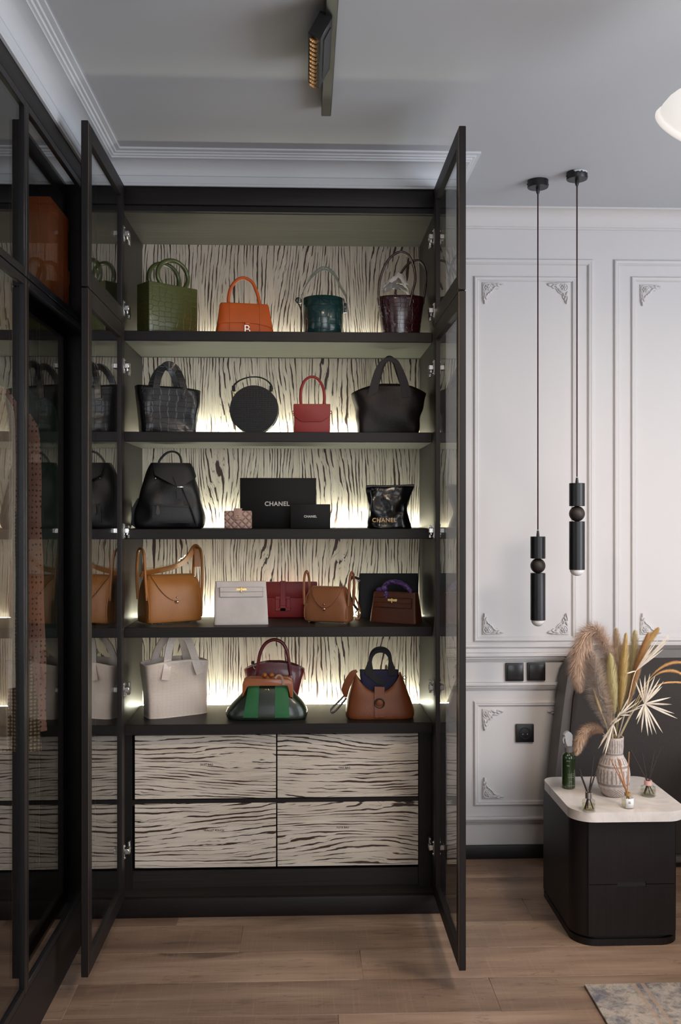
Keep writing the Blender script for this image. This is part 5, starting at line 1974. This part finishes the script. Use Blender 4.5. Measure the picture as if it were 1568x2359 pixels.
B = corner_bag('shoulder_bag', 'large cognac leather shoulder bag with looped side handles', 342, 3.415, Z4, 31, 0.215, 0.125, -1)
B.root['category'] = 'handbag'
lindy(B, m_tan, 0.215, 0.125, 0.176, 0.0052, 0.272, m_silver, 0.90, fl=0.42)
sp = [(-0.112, 0.0, 0.180), (-0.07, 0.012, 0.186), (0.0, 0.020, 0.196), (0.055, 0.022, 0.213), (0.085, 0.02, 0.240), (0.106, 0.015, 0.274), (0.112, 0.010, 0.262), (0.112, 0.006, 0.20)]
obj('shoulder_strap', strap(bmn(), sp, 0.024, 0.004, axis=(0.0, 1.0, 0.8)), m_tan, B.root)
m_film = glass('clear_wrapping_film', (0.93, 0.93, 0.90), 0.12, 1.55)
bm = strap(bmn(), [(-0.11, 0.0, 0.184), (-0.07, 0.010, 0.193), (-0.03, 0.016, 0.196), (0.0, 0.018, 0.204), (0.03, 0.020, 0.208), (0.055, 0.020, 0.222), (0.078, 0.02, 0.238)], 0.032, 0.001, axis=(0, 1, 0.9))
for v in bm.verts:
    v.co.z += noise.noise(v.co * 70) * 0.006
obj('strap_wrapping', bm, m_film, B.root)
bm = tube(bmn(), [(0.07, -0.02, 0.160), (0.085, -0.03, 0.168), (0.095, -0.02, 0.160)], 0.003, 8)
obj('zip_end', bm, m_silver, B.root)


def kelly_front(B, s, m, mh, w, h, z1, z2, y_off=0.0):
    """two belt straps with a plate lock"""
    ms = mat(m.name + '_seam', tuple(c * 0.35 for c in m.node_tree.nodes['Principled BSDF'].inputs['Base Color'].default_value[:3]), 0.6, kind='paint')
    for z, hh in ((z1, 0.0075), (z2, 0.010)):
        obj('belt_edge', patch(bmn(), [(-w * 0.437, z - hh - 0.0012), (w * 0.437, z - hh - 0.0012), (w * 0.437, z + hh + 0.0008), (-w * 0.437, z + hh + 0.0008)], lambda X, Z: s(X, Z) - 0.0008 - (0.003 if z == z1 else 0), 0.0012, 10), ms, B.root)
        obj('belt', patch(bmn(), [(-w * 0.43, z - hh), (w * 0.43, z - hh), (w * 0.43, z + hh), (-w * 0.43, z + hh)], lambda X, Z: s(X, Z) - 0.001 - (0.003 if z == z1 else 0), 0.0035, 10), m, B.root)
    yy = s(0, z1) - 0.006
    pl = obj('lock_plate', bx(-0.019, 0.019, yy - 0.002, yy + 0.002, z1 - 0.0055, z1 + 0.0055, bev=0.0008, seg=1), mh, B.root)
    obj('turn_lock', bx(-0.0028, 0.0028, yy - 0.007, yy - 0.002, z1 - 0.009, z1 + 0.009, bev=0.001, seg=1), mh, pl)


# white clutch
B = Bag('clutch_bag', 'white trapezoid clutch with a gold turn lock on the fourth shelf', 'handbag', 556, Z4, 3.465, 3)
m_wht = mat('white_leather', (0.74, 0.68, 0.64), 0.45, kind='grain')
rw = B.rows([(None, 493, 618, -0.028, 0.028, 10), (1430, 493, 617.5, -0.028, 0.028, 10), (1390, 494, 615.5, -0.022, 0.022, 10), (1345, 496, 612.5, -0.012, 0.012, 10), (1339, 496.5, 612, -0.009, 0.009, 8)])
obj('body', body(bmn(), rw), m_wht, B.root)
s = surf(rw, 0.001)
hh = rw[-1][0]
wv = rw[-1][2] - rw[-1][1]
kelly_front(B, s, m_wht, m_gold, wv * 0.98, hh, hh - 0.028, hh - 0.044)
obj('flap', patch(bmn(), [(-wv * 0.49, hh - 0.002), (wv * 0.49, hh - 0.002), (wv * 0.49, hh - 0.022), (wv * 0.44, hh - 0.022), (-wv * 0.44, hh - 0.022), (-wv * 0.49, hh - 0.022)], s, 0.0018, 8), m_wht, B.root)

# red clutch
B = Bag('clutch_bag', 'flat red clutch with crossed straps leaning at the back behind the white clutch', 'handbag', 668, Z4, 3.655, 0)
m_red2 = mat('deep_red_leather', (0.26, 0.009, 0.011), 0.4, kind='grain')
xl, xr3, zt = B.P(604, 1380, 0).x, B.P(730.5, 1380, 0).x, B.P(668, 1341, 0).z
obj('body', bx(xl, xr3, 0, 0.034, 0.0, zt, bev=0.004, seg=3), m_red2, B.root)
obj('flap', bx(xl + 0.0003, xr3 - 0.0003, -0.004, 0.002, zt * 0.56, zt - 0.001, bev=0.0015), m_red2, B.root)
X = lambda px: B.P(px, 1380, 0).x
Zz = lambda py: B.P(655, py, 0).z
for (a, b, c, d, yo) in ((645, 658, 1338, 1395, -0.0075), (645, 658, 1390, 1407, -0.0055), (634, 643, 1375, 1407, -0.0045), (660, 669, 1375, 1407, -0.0045), (634, 669, 1373, 1380, -0.0065), (634, 669, 1400, 1407, -0.0055)):
    obj('strap', bx(X(a), X(b), yo, 0.001, Zz(d), Zz(c), bev=0.001, seg=1), m_red2, B.root)

# small tan bag
B = corner_bag('shoulder_bag', 'small caramel shoulder bag with two looped handles in front of the red clutch', 799, 3.425, Z4, -20, 0.168, 0.095, 1)
m_car = mat('caramel_leather', (0.285, 0.110, 0.045), 0.4, kind='grain')
lindy(B, m_car, 0.168, 0.095, 0.132, 0.0046, 0.186, mat('rose_gold', (0.72, 0.42, 0.32), 0.22, metal=1.0, kind='paint'), 0.80, fl=0.46)
obj('shoulder_strap', tube(bmn(), [(0.086, 0.03, 0.10), (0.094, 0.05, 0.07), (0.10, 0.062, 0.035), (0.098, 0.050, 0.012), (0.085, 0.045, 0.010)], 0.0035, 8), m_car, B.root)
obj('strap_ring', ring_bm((0.096, 0.047, 0.032), 0.009, 0.0022, 'y', 16), m_gold, B.root)

# black bag behind
B = Bag('clutch_bag', 'large flat black bag standing at the back behind the brown bag', 'handbag', 894, Z4, 3.645, -2)
rw = B.rows([(None, 823, 963, 0.0, 0.045, 10), (1418, 823, 963, 0.0, 0.045, 10), (1330, 827, 962.5, 0.01, 0.030, 10), (1322, 829, 962, 0.012, 0.028, 8)])
m_blk3 = mat('black_box_leather', (0.005, 0.005, 0.0055), 0.45, spec=0.3, kind='grain')
obj('body', body(bmn(), rw), m_blk3, B.root)
s = surf(rw, 0.001)
hh = rw[-1][0]
obj('flap', patch(bmn(), [(rw[0][1] + 0.01, hh * 0.45), (rw[0][2] - 0.008, hh * 0.45), (rw[-1][2] - 0.002, hh * 0.985), (rw[-1][1] + 0.002, hh * 0.985)], s, 0.003, 10), m_blk3, B.root)
hp = [B.P(a, b, -0.012) for a, b in ((828, 1334), (812, 1330), (804, 1345), (806, 1372), (816, 1395), (836, 1418))]
obj('shoulder_strap', strap(bmn(), hp, 0.009, 0.003, axis=(0, 1, 0)), m_blk3, B.root)
q = B.P(826, 1337, 0.0)
obj('strap_ring', ring_bm((q.x, -0.006, q.z), 0.005, 0.0012, 'y', 14), m_silver, B.root)

# brown bag with purple scarf
B = corner_bag('top_handle_bag', 'small brown bag with gold lock and purple scarf-wrapped handle', 957, 3.43, Z4, -32, 0.190, 0.066, 1)
m_brn = mat('chestnut_leather', (0.105, 0.030, 0.012), 0.38, kind='grain')
w_, d_, h_ = 0.190, 0.066, 0.110
rw = [(0.0, -w_ * 0.5, w_ * 0.5, -d_ * 0.5, d_ * 0.5, 10), (0.004, -w_ * 0.5, w_ * 0.5, -d_ * 0.5, d_ * 0.5, 10), (h_ * 0.5, -w_ * 0.475, w_ * 0.475, -d_ * 0.40, d_ * 0.40, 10), (h_ * 0.95, -w_ * 0.45, w_ * 0.45, -d_ * 0.27, d_ * 0.27, 9), (h_, -w_ * 0.44, w_ * 0.44, -d_ * 0.22, d_ * 0.22, 7)]
obj('body', body(bmn(), rw), m_brn, B.root)
s = surf(rw, 0.001)
kelly_front(B, s, m_brn, m_gold, w_ * 0.92, h_, h_ * 0.74, h_ * 0.60)
obj('flap', patch(bmn(), [(-w_ * 0.445, h_ * 0.985), (w_ * 0.445, h_ * 0.985), (w_ * 0.455, h_ * 0.83), (-w_ * 0.455, h_ * 0.83)], s, 0.002, 10), m_brn, B.root)


def purple():
    m, t, b = nt('purple_printed_silk')
    f = noisen(t, coords(t), 130, 4, 0.7)
    t.links.new(ramp(t, f, [(0.4, (0.045, 0.018, 0.11)), (0.55, (0.12, 0.055, 0.26)), (0.68, (0.40, 0.28, 0.46))]), b.inputs['Base Color'])
    b.inputs['Roughness'].default_value = 0.5
    return m


m_pur = purple()
hp = [(-0.052, 0, h_ - 0.004), (-0.046, 0, h_ + 0.020), (-0.025, 0, h_ + 0.034), (0.005, 0, h_ + 0.036), (0.034, 0, h_ + 0.026), (0.054, 0, h_ + 0.010), (0.060, 0, h_ - 0.004)]
bm = tube(bmn(), hp, [0.0075, 0.0095, 0.0098, 0.0095, 0.0075], 14, sm=8)
for i, v in enumerate(bm.verts):
    v.co += v.co.normalized() * 0.0008 * math.sin(v.co.x * 300 + v.co.z * 260)
obj('wrapped_handle', bm, m_pur, B.root)
bm = ball(bmn(), (-0.040, -0.014, h_ + 0.012), 0.013, 16, 10, (1, 0.8, 1.1))
ball(bm, (-0.062, -0.008, h_ + 0.006), 0.012, 14, 8, (1.3, 0.6, 0.8))
ball(bm, (-0.030, -0.022, h_ - 0.010), 0.011, 14, 8, (0.8, 0.6, 1.3))
for v in bm.verts:
    v.co += Vector((1, 1, 1)) * noise.noise(v.co * 120) * 0.004
obj('scarf_bow', bm, m_pur, B.root)

# ---- fifth shelf
m_cream = mat('cream_croc', (0.78, 0.67, 0.58), 0.33, coat=0.15, kind='croc', k=1.5)
B = corner_bag('tote_bag', 'cream crocodile leather tote at the left of the lowest shelf', 344, 3.455, Z5, 27, 0.226, 0.075, -1)
w_, d_, h_ = 0.226, 0.082, 0.196
rw = [(0.0, -w_ * 0.49, w_ * 0.49, -d_ * 0.5, d_ * 0.5, 7), (0.005, -w_ * 0.5, w_ * 0.5, -d_ * 0.52, d_ * 0.52, 7), (h_ * 0.45, -w_ * 0.515, w_ * 0.495, -d_ * 0.55, d_ * 0.55, 6), (h_ * 0.8, -w_ * 0.545, w_ * 0.50, -d_ * 0.62, d_ * 0.62, 6), (h_, -w_ * 0.56, w_ * 0.505, -d_ * 0.68, d_ * 0.68, 5)]


def tote3(p, u, f):
    p = p.copy()
    p.z += (0.012 * (1 - u * u) - 0.004 * (u < 0) * u * u) * f ** 3
    p.y += noise.noise(Vector((p.x * 12 + 1, p.y * 4, p.z * 12 + 7))) * 0.012
    return p


obj('body', body(bmn(), rw, cap=False, warp=tote3), m_cream, B.root, solid=0.003)
for y, k in ((-d_ * 0.66, 0), (d_ * 0.64, 1)):
    dx = -0.012 * k
    pts = [(-0.062 + dx, y - 0.004 * (1 - k), 0.140), (-0.054 + dx, y - 0.003 * (1 - k), 0.185), (-0.044 + dx, y * 0.8, 0.235), (-0.026, y * 0.6, 0.282), (0.002, y * 0.5, 0.298), (0.030, y * 0.6, 0.282), (0.048, y * 0.8, 0.235), (0.060, y, 0.185), (0.072, y, 0.152)]
    obj('strap_handle', strap(bmn(), pts, 0.028, 0.004, axis=(0, 1, 0)), m_cream, B.root)

# burgundy bowling bag at the back
B = Bag('bowling_bag', 'glossy burgundy handbag with a tall round handle behind the green bag', 'handbag', 632, Z5, 3.635, 0)
m_wine = mat('wine_glazed_leather', (0.165, 0.012, 0.018), 0.22, coat=0.5, kind='grain')
rw = B.rows([(None, 580, 684, -0.045, 0.045, 4), (1608, 578, 687, -0.046, 0.046, 4), (1580, 571, 694, -0.044, 0.044, 4), (1555, 565, 700, -0.038, 0.038, 4), (1541, 562, 702, -0.030, 0.030, 3.4)])


def bowl(p, u, f):
    p = p.copy()
    p.z += 0.030 * (1 - u * u) * f ** 4
    return p


obj('body', body(bmn(), rw, warp=bowl, sub=7), m_wine, B.root)
hp = [B.P(a, b, -0.046) for a, b in ((590, 1556), (594, 1530), (600, 1502), (612, 1482), (631, 1473.5), (650, 1481), (661, 1502), (666, 1530), (669, 1556))]
obj('handle', tube(bmn(), hp, [0.0058, 0.0066, 0.0066, 0.0066, 0.0058], 12), m_wine, B.root)
for a in (590, 669):
    q = B.P(a, 1558, -0.044)
    obj('handle_tab', prism(bmn(), [(q.x - 0.013, q.z - 0.030), (q.x + 0.013, q.z - 0.030), (q.x + 0.008, q.z + 0.006), (q.x - 0.008, q.z + 0.006)], -0.050, -0.040, bev=0.002), m_wine, B.root)
q = B.P(588, 1537, -0.04)
obj('handle_ring', ring_bm((q.x, -0.044, q.z), 0.006, 0.0018, 'y', 16), m_silver, B.root)
q = B.P(582, 1526, -0.02)
obj('zip_stop', bx(q.x - 0.006, q.x + 0.006, -0.026, -0.006, q.z - 0.006, q.z + 0.004, bev=0.002), m_stitch, B.root)
hp = [B.P(a, b, -0.03) for a, b in ((698, 1538), (701, 1550), (702.5, 1566))]
obj('zip_pull', tube(bmn(), hp, 0.0016, 8), m_wine, B.root)

# green frame bag
B = Bag('frame_bag', 'green striped frame bag with orange wooden clasp frame on the lowest shelf', 'handbag', 615, Z5, 3.475, 0)
m_dg = mat('bottle_green_glazed', (0.011, 0.022, 0.010), 0.22, coat=0.5, kind='grain')
m_bg = mat('emerald_suede', (0.018, 0.150, 0.045), 0.6, kind='grain')
rw = B.rows([(None, 530, 700, -0.048, 0.048, 4), (1650, 523, 706, -0.056, 0.056, 3.5), (1636, 521, 708, -0.056, 0.056, 3), (1618, 535, 699, -0.050, 0.050, 3), (1600, 553, 683, -0.040, 0.040, 3), (1585, 562, 674, -0.030, 0.030, 3.2), (1572, 564, 672, -0.020, 0.020, 4)])
obj('body', body(bmn(), rw, sub=7), m_dg, B.root)
s = surf(rw, 0.002)
for tp, bt in (((572, 597), (560, 594)), ((633, 662), (633, 667))):
    zt, zb = B.P(600, 1577, -0.03).z, 0.006
    poly = [B.Q(bt[0], 1652, -0.05), B.Q(bt[1], 1652, -0.05), B.Q((bt[1] + tp[1]) / 2, 1615, -0.05), (B.P(tp[1], 1577, -0.03).x, zt), (B.P(tp[0], 1577, -0.03).x, zt), B.Q((bt[0] + tp[0]) / 2, 1615, -0.05)]
    poly = [(x, max(z, 0.006)) for x, z in poly]
    obj('stripe', patch(bmn(), poly, s, 0.003, 14), m_bg, B.root)
m_wood = mat('orange_lacquered_wood', (0.36, 0.098, 0.018), 0.3, coat=0.4, kind='grain')
op = [B.Q(a, b, -0.03) for a, b in ((558.5, 1604), (558.5, 1576), (561, 1568), (567, 1564), (576, 1563), (656, 1563), (666, 1564.5), (672, 1569), (674.5, 1577), (674.5, 1607), (667, 1604), (664, 1580), (661, 1577), (572, 1578), (568, 1582), (562, 1600))]
obj('wooden_frame', prism(bmn(), op, -0.040, -0.026, bev=0.002, seg=2), m_wood, B.root)
obj('wooden_frame', prism(bmn(), op, 0.012, 0.026, bev=0.002, seg=2), m_wood, B.root)
for a in (609, 624.5):
    q = B.P(a, 1556, -0.02)
    obj('clasp_ball', ball(bmn(), (q.x, -0.016, q.z), 0.0098, 20, 14), m_wood, B.root)
hp = [B.P(a, b, -0.036) for a, b in ((634, 1562), (639, 1555.5), (646, 1555.5), (651, 1563), (653, 1577))]
obj('strap_loop', strap(bmn(), [Vector((v.x, -0.044, v.z)) for v in hp], 0.007, 0.003, axis=(0, 1, 0)), mat('beige_leather', (0.42, 0.28, 0.19), 0.5, kind='grain'), B.root)
q = B.P(614, 1591, -0.05)
yy = s(q.x, q.z)
bm = bmn()
tube(bm, [(q.x - 0.008, yy - 0.002, q.z - 0.002), (q.x - 0.004, yy - 0.003, q.z + 0.003), (q.x, yy - 0.003, q.z - 0.001), (q.x + 0.004, yy - 0.003, q.z + 0.003), (q.x + 0.008, yy - 0.002, q.z - 0.002)], 0.0007, 6)
obj('emblem', bm, m_gold, B.root)

# brown hobo with belt
B = Bag('hobo_bag', 'rust brown slouchy bag with a round belt buckle on the lowest shelf', 'handbag', 873, Z5, 3.475, 0)
m_rust = mat('rust_leather', (0.200, 0.056, 0.014), 0.4, kind='grain')
rw = B.rows([(None, 806, 942, -0.052, 0.052, 4.5), (1648, 797, 951, -0.060, 0.060, 4), (1630, 796, 952, -0.060, 0.060, 3.6), (1600, 803, 941, -0.052, 0.052, 3.4), (1575, 810, 932, -0.042, 0.042, 3.2), (1548, 817, 922, -0.030, 0.030, 3)])


def hobo(p, u, f):
    p = p.copy()
    p.z -= 0.068 * (1 - abs(u) ** 2.2) * f ** 3
    return p


obj('body', body(bmn(), rw, cap=False, warp=hobo, sub=7, seg=72), m_rust, B.root, solid=0.003)
s = surf(rw, 0.002)
poly = [B.Q(a, b, -0.055) for a, b in ((862, 1651), (884, 1651), (885, 1600), (886, 1584), (863, 1583), (862.5, 1600))]
poly = [(x, max(z, 0.005)) for x, z in poly]


def sw(x, z):
    return s(x, min(z * 1.10, rw[-1][0]))


obj('belt', patch(bmn(), poly, sw, 0.004, 14), m_rust, B.root)
q = B.P(874, 1620, -0.06)
yy = sw(q.x, q.z)
bk = obj('buckle', ring_bm((q.x, yy - 0.006, q.z), 0.0165, 0.0028, 'y', 28), mat('dark_brown_horn', (0.045, 0.016, 0.010), 0.3, kind='grain'), B.root)
obj('buckle_disc', ball(bmn(), (q.x, yy - 0.004, q.z), 0.0142, 24, 14, (1, 0.28, 1)), m_rust, bk)
hp = [B.P(a, b, -0.012) for a, b in ((822, 1545), (812, 1552), (802, 1570), (795, 1590), (797, 1606))]
obj('leather_strap', strap(bmn(), hp, 0.024, 0.004, axis=(0.3, 1, 0), widths=[0.010, 0.022, 0.028, 0.028, 0.010]), m_rust, B.root)
m_web = mat('grey_webbing', (0.055, 0.060, 0.072), 0.7, kind='fabric')
hp = [B.P(a, b, -0.01 - 0.01 * i / 6) for i, (a, b) in enumerate(((793, 1602), (782, 1614), (768, 1628), (761, 1637), (766, 1642), (776, 1634), (788, 1620), (798, 1608)))]
obj('webbing_strap', band(hp, 0.026, 0.003), m_web, B.root)
q = B.P(933, 1561, 0)
obj('side_ring', ring_bm((q.x - 0.002, 0, q.z), 0.006, 0.0016, 'y', 14), m_silver, B.root)

# navy tote standing inside it
B = Bag('tote_bag', 'navy blue canvas tote with black handles poking out of the brown bag', 'handbag', 873, Z5, 3.48, 0)
m_navy = mat('navy_canvas', (0.012, 0.012, 0.052), 0.7, kind='fabric', k=0.7)
m_bh = mat('black_webbing', (0.008, 0.008, 0.009), 0.6, kind='fabric')
z0 = 0.012
xa_, xb_ = B.P(828, 1560, 0).x, B.P(917, 1560, 0).x
zt = B.P(873, 1543, 0).z
rw = [(z0, xa_ * 0.8, xb_ * 0.8, -0.018, 0.018, 6), (0.07, xa_ * 0.86, xb_ * 0.86, -0.016, 0.016, 6), (zt * 0.85, xa_ * 0.97, xb_ * 0.97, -0.014, 0.014, 6), (zt, xa_, xb_, -0.012, 0.012, 6)]
obj('body', body(bmn(), rw, cap=False), m_navy, B.root, solid=0.002)
s = surf(rw, 0.001)
obj('black_stripe', patch(bmn(), [B.Q(a, b, -0.014) for a, b in ((829, 1542), (852, 1542), (890, 1572), (880, 1578), (868, 1576))], s, 0.0015, 10), m_bh, B.root)
for y, up in ((-0.016, 0), (0.014, 7)):
    hp = [B.P(a, b - (up if 3 <= i <= 7 else up * 0.5), y) for i, (a, b) in enumerate(((848, 1556), (850, 1541), (852, 1524), (856, 1512), (864, 1503), (876, 1500), (888, 1503), (896, 1512), (899, 1524), (901, 1541), (903, 1556)))]
    obj('handle', strap(bmn(), hp, 0.010, 0.004, axis=(0, 1, 0), widths=[0.024, 0.028, 0.014, 0.011, 0.011, 0.011, 0.011, 0.011, 0.014, 0.028, 0.024] if not up else [0.012] * 5), m_bh, B.root)
